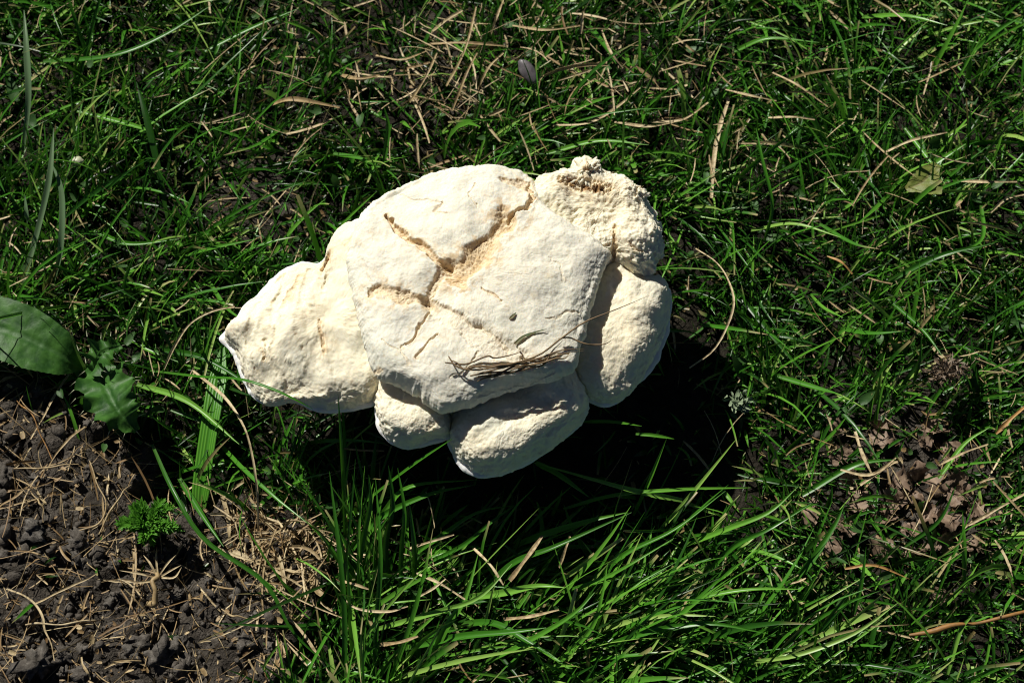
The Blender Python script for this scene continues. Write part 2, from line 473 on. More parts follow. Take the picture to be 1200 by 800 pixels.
CAP_OUT = [(408, 330), (407, 300), (418, 262), (440, 238), (480, 215), (520, 203), (565, 196), (602, 199), (628, 214), (640, 243), (668, 264), (700, 284), (716, 299),
           (706, 322), (697, 350), (689, 380), (682, 407), (675, 430), (655, 444), (618, 453), (582, 463), (548, 477), (518, 482), (490, 466), (462, 453), (442, 443), (432, 422), (424, 393), (416, 362)]
cap_cracks = [
    ([(453, 252), (464, 267), (480, 280), (497, 291), (514, 303), (528, 311)], 4.2, 0.0052, 0.85),
    ([(528, 311), (517, 325), (508, 340), (505, 352)], 9.0, 0.0030, 0.7),
    ([(430, 343), (443, 338), (460, 344), (476, 350), (495, 352), (507, 356)], 8.5, 0.0030, 0.75),
    ([(536, 324), (553, 309), (571, 287), (584, 268), (592, 256)], 17.0, 0.0042, 0.95),
    ([(592, 256), (604, 246), (616, 240), (623, 226), (617, 214)], 3.2, 0.0040, 0.8),
    ([(505, 356), (528, 371), (552, 387), (578, 403), (610, 417)], 15.0, 0.0034, 0.2),
    ([(512, 350), (540, 368), (566, 387), (594, 405)], 2.6, 0.0010, 0.45),
    ([(505, 364), (491, 380), (478, 396)], 2.2, 0.0016, 0.6),
    ([(516, 390), (502, 402), (492, 420)], 2.0, 0.0018, 0.5),
    ([(561, 333), (573, 340), (588, 350)], 2.4, 0.0012, 0.65),
    ([(515, 235), (508, 245), (520, 252)], 2.0, 0.0010, 0.45),
    ([(590, 206), (604, 208), (618, 214)], 5.0, 0.0018, 0.7),
    ([(436, 440), (444, 434)], 3.0, 0.0012, 0.7),
    ([(640, 372), (660, 364), (676, 366)], 1.8, 0.0007, 0.3),
    ([(560, 215), (548, 228), (556, 243)], 1.7, 0.0009, 0.4), ([(640, 300), (655, 312), (660, 330)], 1.5, 0.0006, 0.2), ([(450, 400), (470, 410), (480, 425)], 1.6, 0.0008, 0.3),
    ([(470, 405), (478, 396), (492, 380)], 1.8, 0.0010, 0.5), ([(530, 440), (548, 428), (560, 410)], 1.6, 0.0008, 0.3), ([(420, 300), (432, 312), (436, 330)], 1.5, 0.0006, 0.2), ([(610, 417), (640, 420), (668, 414)], 3.0, 0.0012, 0.3),
    ([(560, 462), (600, 450), (650, 438)], 3.0, 0.0012, 0.2), ([(470, 222), (500, 230), (515, 235)], 1.6, 0.0008, 0.3),
]
cap = mpart("cap", shell_mesh("cap", CAP_OUT, 0.0605, 0.0110, 5.0, (560, 340), cap_cracks, N=1200, NR=250, lip=1.0, flank=0.45, roll=0.0045, under=0.3,
        rough=0.00022, lumps=0.0020, seed=100, ragged=0.010, rimwhite=0.0,
        bumps=[(480, 310, 55, 0.002), (600, 320, 70, 0.0025), (520, 430, 45, 0.0015), (540, 245, 50, 0.002)]), M_CAP, "grey cream central cap split by tan cracks")

LEFT = [(261, 398), (274, 379), (300, 350), (328, 324), (352, 312), (377, 310), (386, 290), (404, 268), (440, 262), (480, 330), (480, 420), (446, 466), (420, 477), (384, 481), (342, 470), (316, 473), (298, 462), (284, 440), (277, 415)]
mpart("lobe", shell_mesh("lobe_left", LEFT, 0.0440, 0.0140, 3.4, (385, 385),
      [([(374, 372), (378, 392), (377, 412)], 3.0, 0.0012, 0.75), ([(309, 395), (318, 420), (332, 446)], 4.0, 0.0016, 0.12),
       ([(350, 322), (338, 340), (331, 356)], 3.0, 0.0012, 0.7), ([(384, 298), (386, 318), (382, 335)], 4.0, 0.002, 0.25), ([(306, 412), (312, 420)], 6, 0.001, 0.6),
       ([(383, 296), (379, 314)], 5, 0.006, 0.8), ([(335, 322), (322, 350), (322, 400), (342, 452)], 9.0, 0.0022, 0.03), ([(302, 352), (293, 395), (308, 442)], 9.0, 0.0018, 0.0), ([(362, 318), (352, 350), (356, 400), (372, 455)], 10.0, 0.0016, 0.0)],
      N=720, NR=120, rough=0.00030, lumps=0.0028, seed=200, slope=(0.06, 0.0), roll=0.0022, lip=0.99, bumps=[(345, 390, 35, 0.002)]), M_LOBE, "broad creamy lobe pointing away from the cap")
LOW1 = [(443, 440), (470, 430), (510, 450), (524, 478), (528, 500), (524, 512), (500, 519), (474, 523), (453, 512), (444, 494)]
mpart("lobe", shell_mesh("lobe_low_small", LOW1, 0.0450, 0.0115, 4.2, (485, 480), [([(500, 500), (515, 490), (520, 480)], 5, 0.001, 0.2)], N=500, NR=90, rough=0.00040, lumps=0.0020, seed=300, roll=0.0028, lip=0.985, slope=(0, 0.0)), M_LOBE, "small blunt lobe under the cap edge")
LOW2 = [(529, 500), (534, 478), (570, 440), (630, 425), (672, 438), (684, 462), (682, 490), (662, 511), (622, 539), (578, 556), (546, 549), (528, 522)]
mpart("lobe", shell_mesh("lobe_low", LOW2, 0.0430, 0.0130, 4.4, (605, 490), [([(560, 520), (590, 500)], 9, 0.0012, 0.0), ([(640, 470), (660, 480)], 6, 0.001, 0.1)], N=700, NR=120, rough=0.00042, lumps=0.0025, seed=400, roll=0.0028, lip=0.985, slope=(0, 0.0)), M_LOBE, "rough creamy lobe with a thin white margin")
RIGHT = [(690, 330), (718, 308), (745, 324), (775, 333), (785, 350), (781, 385), (768, 420), (746, 449), (722, 471), (697, 471), (672, 452), (660, 420), (665, 370)]
mpart("lobe", shell_mesh("lobe_right", RIGHT, 0.0415, 0.0125, 4.2, (720, 395), [([(735, 440), (755, 425)], 9, 0.0015, 0.0)], N=700, NR=120, rough=0.00036, lumps=0.0025, seed=500, roll=0.0028, lip=0.985, slope=(0.0, 0.04)), M_LOBE, "smooth creamy lobe in the shadow of the cap edge")
UPR = [(610, 250), (621, 229), (640, 214), (666, 211), (671, 197), (684, 190), (698, 199), (706, 208), (730, 217), (752, 231), (766, 254), (779, 281), (774, 308), (750, 328), (722, 316), (700, 320), (660, 300), (625, 280)]
upl = mpart("lobe", shell_mesh("lobe_upper", UPR, 0.0500, 0.0165, 3.2, (705, 262),
      [([(717, 262), (720, 278), (718, 294), (714, 304)], 4.0, 0.0035, 0.75), ([(700, 288), (714, 284)], 3, 0.0014, 0.6), ([(660, 214), (690, 216), (712, 222)], 7, 0.0012, 0.6),
       ([(733, 280), (742, 292), (752, 294)], 3, 0.001, 0.5), ([(744, 224), (750, 240)], 3, 0.001, 0.5)],
      N=720, NR=120, rough=0.00072, lumps=0.0034, seed=600, roll=0.003, lip=0.99, slope=(-0.03, 0.0), ragged=0.032, rimwhite=0.5,
      burns=[(686, 218, 9), (697, 222, 9), (672, 212, 8)], bumps=[(650, 235, 30, 0.002), (750, 270, 25, 0.002)]), M_LOBE, "crumbly knobbed lobe with brown scorch marks")
def crumb(name, px, py, z, size, scale, seed, amp, burnamt):
    V = lumpy(lumpy(IV3, seed, amp, 1.4), seed+5, 0.3, 4.0)*size*np.array(scale); p = P(px, py, z) - np.array([base[0], base[1], 0])
    b = burnamt*smooth(0.25, 0.6, fbm(V[:, 0]*500, V[:, 1]*500, V[:, 2]*500, oct=2, seed=seed+9)); zr0 = np.zeros(len(V))
    o = link(name, mesh_from(name, V+p, np.zeros((0, 4), int), {"crack": b, "burn": b*0.5, "rim": zr0}, tris=IF3), M_LOBE, upl)
    return o
crumb("knob", 687, 202, 0.064, 0.0046, (1, 1.05, 1.1), 611, 0.5, 0.9)["label"] = "crumbly brown speckled knob"
crumb("flap", 748, 229, 0.060, 0.0026, (1.3, 0.8, 0.8), 612, 0.6, 0.1)
# stalk
nr, ns = 24, 64
a = np.linspace(0, 2*math.pi, ns, endpoint=False); h = np.linspace(-0.006, 0.052, nr)
rad = (0.024 + 0.004*np.cos(h/0.04*3))[:, None]*(1+0.06*np.sin(5*a)[None, :])
sc = P(575, 400, 0.04)
v = np.stack([rad*np.cos(a)[None, :]+sc[0], rad*np.sin(a)[None, :]+sc[1], np.repeat(h[:, None], ns, 1)], -1)
me = mesh_from("stalk", v, grid_quads(nr, ns, wrap=True), {"crack": np.zeros(nr*ns), "burn": np.zeros(nr*ns), "rim": np.zeros(nr*ns)})
mpart("stalk", me, M_LOBE)

def margin(parent, outline, zr, centre, seed, slope=(0.0, 0.0)):
    out = catmull_closed(outline, 1500); c = P(*centre, zr)
    W = np.array([P(a, b, zr-0.001) for a, b in out])
    for _ in range(2):
        zz = zr - 0.001 + slope[0]*(W[:, 0]-c[0]) + slope[1]*(W[:, 1]-c[1])
        W = np.array([P(a, b, q) for (a, b), q in zip(out, zz)])
    d = W[:, :2]-c[:2]; L = np.linalg.norm(d, axis=1)[:, None]; d = d/L
    n1 = fbm(W[:, 0]*170, W[:, 1]*170, W[:, 2]*170, oct=3, seed=seed, gain=0.5); n2 = fbm(W[:, 0]*90, W[:, 1]*90, oct=2, seed=seed+3)
    rows = []
    for (ro, dz) in ((-0.0040, 0.0012), (-0.0002, 0.0009), (0.0011, 0.0002), (0.0010, -0.0006), (-0.0014, -0.0016), (-0.0050, -0.0024)):
        o = ro + (0.0006*n1 + 0.0004*n2 if -0.002 < ro else 0)
        p = np.concatenate([c[:2]+d*(L+np.reshape(o*np.ones(len(W)), (-1, 1))), (W[:, 2]+dz+0.0007*n2+0.0004*n1)[:, None]], 1)
        rows.append(p - np.array([base[0], base[1], 0]))
    V = np.array(rows).reshape(-1, 3); z0 = np.zeros(len(V))
    link("margin", mesh_from("margin", V, grid_quads(len(rows), len(W), wrap=True), {"crack": z0, "burn": z0, "rim": z0+1}), M_LOBE, parent)["label"] = "thin ragged white margin"
for ch, (outl, z, cen, sl) in zip([o for o in mush.children if o.name.split(".")[0] == "lobe"], ((LEFT, 0.0440, (385, 385), (0.06, 0)), (LOW1, 0.0450, (485, 480), (0, 0)), (LOW2, 0.0430, (605, 490), (0, 0)), (RIGHT, 0.0415, (720, 395), (0, 0.04)))):
    margin(ch, outl, z, cen, int(z*1e6), sl)

# footprint used to keep grass out of the flesh
FOOT = []
for outl, z in ((CAP_OUT, 0.060), (LEFT, 0.046), (LOW1, 0.047), (LOW2, 0.045), (RIGHT, 0.0430), (UPR, 0.050)):
    FOOT.append([tuple(P(a, b, z)[:2]) for a, b in outl])
def in_foot(x, y):
    r = np.zeros(x.shape, bool)
    for f in FOOT: r |= in_poly(x, y, f)
    return r

# ------------------------------------------------------------------ scattered grass
def blades(base, head, tilt0, curl, L, W, roll, side, S=5, taper=0.35, cut=None, fold=0.22):
    """strips with a V fold; returns verts, quads, along"""
    n = len(L); t = np.linspace(0, 1, S+1)
    til = tilt0[:, None] + curl[:, None]*(t[None, :]**1.3)
    hd = head[:, None] + side[:, None]*t[None, :]
    d = np.stack([np.sin(til)*np.cos(hd), np.sin(til)*np.sin(hd), np.cos(til)], -1)
    seg = L[:, None, None]/S*0.5*(d[:, 1:]+d[:, :-1])
    pos = np.concatenate([np.zeros((n, 1, 3)), np.cumsum(seg, 1)], 1) + base[:, None, :]
    sv = np.stack([-np.sin(hd), np.cos(hd), np.zeros_like(hd)], -1)
    nv = np.cross(d, sv)
    rl = roll[:, None]*np.ones_like(t)[None, :]
    s2 = sv*np.cos(rl)[..., None] + nv*np.sin(rl)[..., None]
    n2 = np.cross(d, s2)
    prof = np.minimum(1, 0.55+t*2.2)[None, :]*np.clip((1-t)/taper, 0, 1)[None, :]**0.6
    if cut is not None:
        prof = np.where(cut[:, None], np.minimum(1, 0.6+t*2)[None, :]*np.where(t > 0.99, 0.7, 1)[None, :], prof)
    prof = np.maximum(prof, 0.06)
    w = 0.5*W[:, None]*prof
    Lf = pos + s2*w[..., None]; Rt = pos - s2*w[..., None]; Md = pos - n2*(w*fold*2)[..., None]
    v = np.stack([Lf, Md, Rt], 2)                      # n,S+1,3,3
    q = grid_quads(S+1, 3)
    Q = (q[None] + (np.arange(n)*(S+1)*3)[:, None, None]).reshape(-1, 4)
    al = np.repeat(np.repeat(t[None, :, None], n, 0), 3, 2)
    return v, Q, al

def scatter(n, x0, x1, y0, y1):
    return rng.uniform(x0, x1, n), rng.uniform(y0, y1, n)

def collide(v):
    """blades with a vertex up inside the mushroom"""
    x, y, z = v[:, :, 1, 0], v[:, :, 1, 1], v[:, :, 1, 2]
    return (in_foot(x, y) & (z > 0.024)).any(1)

def grass_layer(name, n, box, S, lenmu, lensd, wmu, label, excl=None, tmu=0.5):
    x, y = scatter(n, *box)
    px, py, soil, bare, shade = masks(x, y)
    if excl is not None:
        e = ~((x > excl[0]) & (x < excl[1]) & (y > excl[2]) & (y < excl[3]))
    else: e = np.ones(n, bool)
    clump = 0.48 + 1.05*fbm(x*46, y*46, oct=3, seed=77)
    dens = np.clip(clump, 0.16 if tmu > 0.4 else 0.6, 1.0)*(1-0.985*np.clip(soil*1.15, 0, 1))*(1-0.93*bare)*(1-0.95*shade)
    under = in_foot(x, y)
    dens = np.where(under, dens*0.6, dens)
    keep = e & (rng.uniform(size=n) < dens)
    x, y, px, py, shade = x[keep], y[keep], px[keep], py[keep], shade[keep]; n = len(x)
    z = ground_z(x, y)
    tuss = np.exp(-(((px-620)/260)**2 + ((py-735)/130)**2)**1.5)        # long tussock below the mushroom
    upright = np.exp(-(((px-428)/42)**2 + ((py-690)/150)**2)**1.5)
    L = lenmu*(0.86+0.35*fbm(x*30+7, y*30, oct=2, seed=58))*np.exp(lensd*rng.normal(size=n))*(1+0.75*tuss+0.5*upright)*(1-0.5*shade)
    L = np.clip(L, 0.006, 0.075)
    W = wmu*np.exp(0.32*rng.normal(size=n))*(1+0.30*tuss)
    field = 2.4*fbm(x*16, y*16, oct=2, seed=91)
    head = np.where(rng.uniform(size=n) < 0.42, field + 0.5*rng.normal(size=n), rng.uniform(-math.pi, math.pi, n))
    pref = math.radians(28) + 0.42*rng.normal(size=n)
    head = np.where(rng.uniform(size=n) < 0.85*tuss, pref, head)
    head = np.where(rng.uniform(size=n) < 0.6*upright, math.radians(95)+0.4*rng.normal(size=n), head)
    tilt0 = np.abs(0.70+0.38*rng.normal(size=n)) + 0.20*tuss
    curl = 0.40+0.60*rng.uniform(size=n)
    tilt0 = np.minimum(tilt0, 1.45); curl = np.minimum(curl, 1.75-tilt0)
    roll = 0.60*rng.normal(size=n); side = 0.35*rng.normal(size=n)
    cut = rng.uniform(size=n) < 0.12
    v, Q, al = blades(np.stack([x, y, z-0.001], -1), head, tilt0, curl, L, W, roll, side, S, 0.45, cut)
    ok = ~collide(v)
    v = v[ok]; al = al[ok]; m = len(v)
    q = grid_quads(S+1, 3); Q = (q[None] + (np.arange(m)*(S+1)*3)[:, None, None]).reshape(-1, 4)
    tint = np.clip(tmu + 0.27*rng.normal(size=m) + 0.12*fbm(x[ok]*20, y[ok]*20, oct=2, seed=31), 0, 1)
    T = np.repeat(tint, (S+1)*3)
    dead = (rng.uniform(size=m) < 0.05)*rng.uniform(0.3, 1, m) ; tipd = (rng.uniform(size=m) < 0.15) | cut[ok]
    tip = np.clip(dead[:, None, None]*smooth(0.2, 0.8, al) + tipd[:, None, None]*smooth(0.9, 1.0, al)*0.9, 0, 1)
    me = mesh_from(name, v, Q, {"tint": T, "along": al.ravel(), "tip": tip.ravel()})
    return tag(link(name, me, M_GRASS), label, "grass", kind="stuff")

NEAR = (-0.27, 0.27, -0.20, 0.22)
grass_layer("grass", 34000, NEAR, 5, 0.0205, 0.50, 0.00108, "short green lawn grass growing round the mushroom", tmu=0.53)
grass_layer("fine_grass", 40000, NEAR, 3, 0.012, 0.40, 0.0010, "fine short undergrowth of grass between the longer blades", tmu=0.08)  # near-black tint paints shade into the gaps of the upper grass
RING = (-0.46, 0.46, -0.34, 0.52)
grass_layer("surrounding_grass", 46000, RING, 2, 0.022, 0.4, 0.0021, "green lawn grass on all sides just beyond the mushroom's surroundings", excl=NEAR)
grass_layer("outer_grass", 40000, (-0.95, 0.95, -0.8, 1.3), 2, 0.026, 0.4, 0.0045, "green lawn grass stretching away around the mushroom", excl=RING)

# dry straw thatch
def straw_layer(name, n, box, dens_fn, mat, label, lmu, wmu, zl, tb=(1.6, 2.0), S=4):
    x, y = scatter(n, *box)
    mk = masks(x, y); d = dens_fn(x, y, *mk)
    keep = (rng.uniform(size=n) < d) & ~in_foot(x, y)
    x, y = x[keep], y[keep]; n = len(x); px, py, soil, bare, shade = (k[keep] for k in mk)
    zlift = rng.uniform(0.0005, 1, n)**1.6*zl*(1-0.85*np.clip(soil, 0, 1))
    z = ground_z(x, y) + zlift + 0.0012
    L = lmu*np.exp(0.5*rng.normal(size=n)); W = wmu*np.exp(0.4*rng.normal(size=n))
    tilt0 = math.pi/2 - np.abs(0.20*rng.normal(size=n)); curl = 0.18*rng.normal(size=n)+0.10
    v, Q, al = blades(np.stack([x, y, z], -1), rng.uniform(-math.pi, math.pi, n), tilt0, curl, L, W, 0.8*rng.normal(size=n), 0.33*rng.normal(size=n)*(1+0.3*soil), S, 0.15,
                      rng.uniform(size=n) < 0.6, fold=0.3)
    ok = ~collide(v); v = v[ok]; m = len(v)
    # keep the strands above the ground
    g = ground_z(v[:, :, 1, 0].ravel(), v[:, :, 1, 1].ravel()).reshape(m, -1)
    low = np.maximum(g+0.0006-v[:, :, 1, 2], 0); v[:, :, :, 2] += low[:, :, None]
    q = grid_quads(S+1, 3); Q = (q[None] + (np.arange(m)*(S+1)*3)[:, None, None]).reshape(-1, 4)
    T = np.repeat(np.clip(rng.beta(*tb, m), 0, 1), (S+1)*3)
    me = mesh_from(name, v, Q, {"tint": T})
    return tag(link(name, me, mat), label, "dry grass", kind="stuff")

def d_lawn(x, y, px, py, soil, bare, shade):
    top = np.exp(-(((px-560)/230)**2 + ((py-80)/110)**2)**1.5)
    rt = np.exp(-(((px-950)/250)**2 + ((py-120)/130)**2)**1.5)
    return np.clip(0.10 + 0.10*bare + 0.9*top + 0.22*rt + 0.25*fbm(x*30, y*30, oct=2, seed=44), 0.03, 1)*(1-0.9*soil)*(1-0.7*shade)
straw_layer("dry_grass", 9000, NEAR, d_lawn, M_STRAW, "scattered tan clippings of dry grass lying through the lawn", 0.0125, 0.00062, 0.020, tb=(2.4, 1.1))
def d_soil(x, y, px, py, soil, bare, shade):
    edge = np.exp(-(((px-338)/58)**2 + ((py-648)/62)**2)**1.2)
    return np.clip(0.42*soil + 0.95*edge + 0.15*bare, 0, 1)
straw_layer("root_fibres", 21000, NEAR, d_soil, M_STRAW, "tangle of thin tan root fibres and straw on the bare soil", 0.010, 0.00045, 0.006, S=6)

def d_mat(x, y, px, py, soil, bare, shade):
    return np.exp(-(((px-335)/58)**2 + ((py-648)/58)**2)**1.3)
straw_layer("straw_mat", 26000, NEAR, d_mat, M_STRAW, "pale mat of dry straw between the bare soil and the tall grass", 0.013, 0.0008, 0.012, tb=(2.6, 1.1), S=6)
# small rounded weed leaves deep in the turf
def weed_leaves():
    n = 3600; x, y = scatter(n, *NEAR); px, py, soil, bare, shade = masks(x, y)
    keep = (rng.uniform(size=n) < np.clip(0.35+0.5*fbm(x*25, y*25, oct=2, seed=66), 0.03, 1)*(1-soil)*(1-0.8*shade)) & ~in_foot(x, y)
    x, y = x[keep], y[keep]; n = len(x)
    z = ground_z(x, y)+rng.uniform(0.002, 0.012, n)
    L = 0.0045*np.exp(0.35*rng.normal(size=n)); W = L*rng.uniform(0.35, 0.7, n)
    S = 4; t = np.linspace(0, 1, S+1)
    v, Q, al = blades(np.stack([x, y, z], -1), rng.uniform(-3.14, 3.14, n), rng.uniform(0.7, 1.4, n), 0.4*rng.normal(size=n), L, W, 0.5*rng.normal(size=n), np.zeros(n), S, 0.6)
    me = mesh_from("weed_leaves", v, Q, {"vein": np.zeros(v.size//3)})
    tag(link("weed_leaves", me, M_WEED), "tiny oval weed leaves low down in the turf", "ground cover", kind="stuff")
weed_leaves()

MARKS = [((1080, 210), "around the faded yellow leaf"), ((620, 84), "in the matted straw round the grey husk"), ((850, 360), "beside the bow-shaped straw"), ((1112, 436), "by the brown fibre clump"), ((1060, 560), "around the leaf litter"),
         ((1120, 735), "beside the knobbly brown twig"), ((50, 230), "by the grey green tuft"), ((95, 420), "beside the spiny thistle"), ((255, 400), "below the mushroom's pointed lobe"), ((340, 640), "in the straw mat"), ((180, 175), "by the wide dark blade"),
         ((310, 50), "far behind the mushroom's pointed lobe"), ((440, 150), "behind the mushroom's cap"), ((740, 130), "behind the knobbed lobe"), ((960, 280), "by the tiny hooked orange straw"), ((172, 612), "beside the feathery green tuft"), ((182, 690), "beside the dead grass crown"), ((60, 740), "among the largest clods")]
def near_what(pts):
    a, b = pts[len(pts)//2]
    return min(MARKS, key=lambda m_: math.hypot(m_[0][0]-a, m_[0][1]-b))[1]

# ------------------------------------------------------------------ soil crumbs and clods
variants = [lumpy(IV1, 900+k, 0.5) for k in range(8)]
n = 15000; x, y = scatter(n, *NEAR); mk = masks(x, y)
keep = (rng.uniform(size=n) < np.clip(mk[2]*1.0 + 0.30*mk[3], 0, 1)) & ~in_foot(x, y)
x, y = x[keep], y[keep]; n = len(x)
s = 0.00070*np.exp(0.60*rng.normal(size=n)); z = ground_z(x, y)+s*0.25
VV = []; FF = []
for k in range(n):
    a = rng.uniform(0, 6.28); c_, s_ = math.cos(a), math.sin(a)
    V = variants[k % 8]*s[k]*np.array([1.15, 0.9, 0.75])
    VV.append(np.stack([V[:, 0]*c_-V[:, 1]*s_+x[k], V[:, 0]*s_+V[:, 1]*c_+y[k], V[:, 2]+z[k]], -1)); FF.append(IF1+k*len(IV1))
me = mesh_from("soil_crumbs", np.concatenate(VV), np.zeros((0, 4), int), tris=np.concatenate(FF))
tag(link("soil_crumbs", me, M_CLOD), "fine dark crumbs of soil covering the bare patch", "soil", kind="stuff")

def chips():
    n = 9000; x, y = scatter(n, *NEAR); px, py, soil, bare, shade = masks(x, y)
    keep = (rng.uniform(size=n) < np.clip(0.55*soil + 0.6*bare + 0.06, 0, 1)) & ~in_foot(x, y); x, y = x[keep], y[keep]; n = len(x)
    L = np.minimum(0.0021*np.exp(0.5*rng.normal(size=n)), 0.0036); W = L*rng.uniform(0.3, 0.7, n)
    z = ground_z(x, y) + 0.0011 + 0.0012*rng.uniform(size=n)
    v, Q, al = blades(np.stack([x, y, z], -1), rng.uniform(-3.14, 3.14, n), rng.uniform(1.1, 1.7, n), 0.3*rng.normal(size=n), L, W, 0.5*rng.normal(size=n), np.zeros(n), 2, 0.3, np.ones(n, bool))
    me = mesh_from("plant_debris", v, Q, {"tint": np.repeat(rng.beta(1.4, 2.2, n), 9)})
    tag(link("plant_debris", me, M_STRAW), "small brown chips of rotted plants strewn over the bare earth", "plant debris", kind="stuff")
chips()
clod_meshes = []
for k in range(7):
    V = lumpy(lumpy(IV2, 950+k, 0.75, 1.3), 970+k, 0.45, 3.5)*np.array([1.1, 0.9, 0.72])
    me = mesh_from("soil_clod", V, np.zeros((0, 4), int), tris=IF2); me.materials.append(M_CLOD); clod_meshes.append(me)
cnt = 0; tries = 0; placed = []
BIG = [(40, 625, 15), (90, 640, 17), (98, 655, 14), (15, 600, 12), (45, 775, 18), (165, 750, 15), (185, 770, 18), (150, 765, 12), (8, 560, 14), (95, 632, 12), (35, 720, 13), (210, 755, 12), (215, 780, 14), (280, 700, 12), (290, 690, 9), (75, 765, 14), (5, 650, 12), (100, 785, 12)]
rngc = np.random.default_rng(21)
cand = [(a, b, r/3.0*0.0008) for a, b, r in BIG]
while len(cand) < 75:
    a, b = rngc.uniform(-60, 330), rngc.uniform(455, 830)
    cand.append((a, b, 0.0014*math.exp(0.35*rngc.normal())+0.0005))
for a, b, r in cand:
    p = P(a, b, 0.004); m_ = masks(np.array([p[0]]), np.array([p[1]]))
    if m_[2][0] < 0.75: continue
    o = link("soil_clod", clod_meshes[cnt % 7], M_CLOD, loc=(p[0], p[1], float(ground_z(p[0:1], p[1:2])[0])+r*0.35))
    o.scale = (r, r, r); o.rotation_euler = (rngc.uniform(-.4, .4), rngc.uniform(-.4, .4), rngc.uniform(0, 6.28))
    tag(o, ("large" if r > 0.0034 else "medium" if r > 0.0020 else "small")+" dark grey soil clod "+near_what([(a, b)]), "soil clod", "soil clods on the bare earth"); cnt += 1

# ------------------------------------------------------------------ single blades and stalks
def strip_mesh(name, pts, zs, wpx, tint=0.5, tip=0.0, taper=0.4, cut=False, fold=0.25, roll=0.0, n=22, basew=0.7, round_=False, jit=0.0, ribs=0):
    zs = np.interp(np.linspace(0, 1, len(pts)), np.linspace(0, 1, len(zs)), zs)
    W = np.array([P(a, b, z) for (a, b), z in zip(pts, zs)])
    c = catmull(W, n)
    if name in ('dry_stalk', 'root_strand'): wpx = wpx*0.72
    if jit:
        jj = np.random.default_rng(abs(hash((pts[0][0], pts[0][1]))) % 99991)
        c += catmull(jj.normal(size=(7, 3)), n)*jit*2.2
    g = np.maximum(ground_z(c[:, 0], c[:, 1])+0.0004, c[:, 2]); c[:, 2] = g
    t = np.linspace(0, 1, n); w = wpx/3.0*0.001*0.5
    d = np.gradient(c, axis=0); d /= np.linalg.norm(d, axis=1)[:, None]
    up = np.array([0, 0, 1.0]); s = np.cross(d, up); s /= np.maximum(np.linalg.norm(s, axis=1)[:, None], 1e-6)
    nn = np.cross(s, d)
    r = roll + 0.25*np.sin(t*3+pts[0][0])
    s2 = s*np.cos(r)[:, None]+nn*np.sin(r)[:, None]; n2 = np.cross(s2, d)
    prof = np.minimum(1, basew+t*2)*((1-0.45*t**2)*(1+0.22*np.sin(t*9+pts[0][1])) if cut else np.clip((1-t)/taper, 0.03, 1)**0.7)
    ww = (w*prof)[:, None]
    if round_:
        K = 7; a = np.linspace(0, 2*math.pi, K, endpoint=False)
        v = c[:, None, :] + ww[:, None, :]*(s2[:, None, :]*np.cos(a)[None, :, None] + n2[:, None, :]*np.sin(a)[None, :, None])
        q = grid_quads(n, K, wrap=True); al = np.repeat(t, K)
    elif ribs:
        u = np.linspace(-1, 1, ribs*4+1)
        hgt = -fold*1.9*(1-np.abs(u)) + 0.045*np.cos(u*math.pi*ribs) - 0.10*np.exp(-(u/0.06)**2)
        v = c[:, None, :] + ww[:, None, :]*(s2[:, None, :]*u[None, :, None] + n2[:, None, :]*hgt[None, :, None])
        q = grid_quads(n, len(u)); al = np.repeat(t, len(u))
    else:
        v = np.stack([c+s2*ww, c+s2*ww*0.5-n2*ww*fold, c-n2*ww*fold*1.9, c-s2*ww*0.5-n2*ww*fold, c-s2*ww], 1)
        q = grid_quads(n, 5); al = np.repeat(t, 5)
    o = c[0].copy(); v = v.reshape(-1, 3)-o
    tp = tip*smooth(0.55, 0.95, al)
    me = mesh_from(name, v, q, {"tint": np.full(len(v), tint) if not ribs else np.clip(tint + np.tile(0.16*np.cos(u*math.pi*ribs) - 0.2*np.exp(-(u/0.05)**2), n), 0, 1), "along": al, "tip": tp})
    return me, o

def single(name, pts, zs, w, label, cat, mat, group=None, parent=None, **kw):
    me, o = strip_mesh(name, pts, [q*0.001 for q in zs], w, **kw)
    if parent is None and label and "{}" in label: label = label.format(near_what(pts))
    ob = link(name, me, mat, parent, o)
    if parent is not None: ob.location = Vector(o) - parent.location
    else: tag(ob, label, cat, group)
    return ob

G, B = M_GRASS, M_BLUEGRASS
def etuft(name, px, py, label):
    o = bpy.data.objects.new(name, None); COL.objects.link(o); o.location = P(px, py, 0.0); o.empty_display_size = 0.005
    return tag(o, label, "grass tuft")
GREY = etuft("grass_tuft", 40, 330, "upright tuft of broad grey green grass above the broad toothed leaf")
TUSS = etuft("grass_tussock", 600, 720, "tussock of long bright green grass leaning out below the mushroom's shadow")
UPRT = etuft("grass_tuft", 430, 740, "tall dark upright grass tuft between the straw mat and the tussock")
# base first, tip last; z in mm
single("grass_plant", [(233, 596), (238, 545), (249, 475), (262, 404)], [2, 8, 12, 10], 25, "broad flat green grass blade with parallel ribs beside the left lobe", "grass plant", G, tint=0.66, taper=0.2, fold=0.16, roll=0.15, ribs=7, n=40)
single("grass_plant", [(176, 434), (235, 441), (281, 444), (318, 455), (346, 468), (367, 479)], [8, 36, 54, 58, 58, 54], 3.6, "thin green blade arching over the pointed creamy lobe's lower edge", "grass plant", G, tint=0.55)
single("grass_plant", [(405, 648), (403, 580), (400, 520), (396, 461)], [0, 24, 46, 62], 4.2, "upright green blade standing against the lower edge of the broad lobe", "grass plant", G, tint=0.6)
single("grass_plant", [(415, 598), (455, 566), (490, 540), (530, 514)], [4, 28, 44, 56], 4.2, "green blade reaching up to the gap between the two lower lobes", "grass plant", G, tint=0.6)
single("grass_plant", [(800, 586), (745, 575), (690, 560), (623, 541)], [10, 22, 30, 33], 7, "pale green blade lying across the black shadow, tip under the rough lobe", "grass plant", G, tint=0.9, taper=0.7)
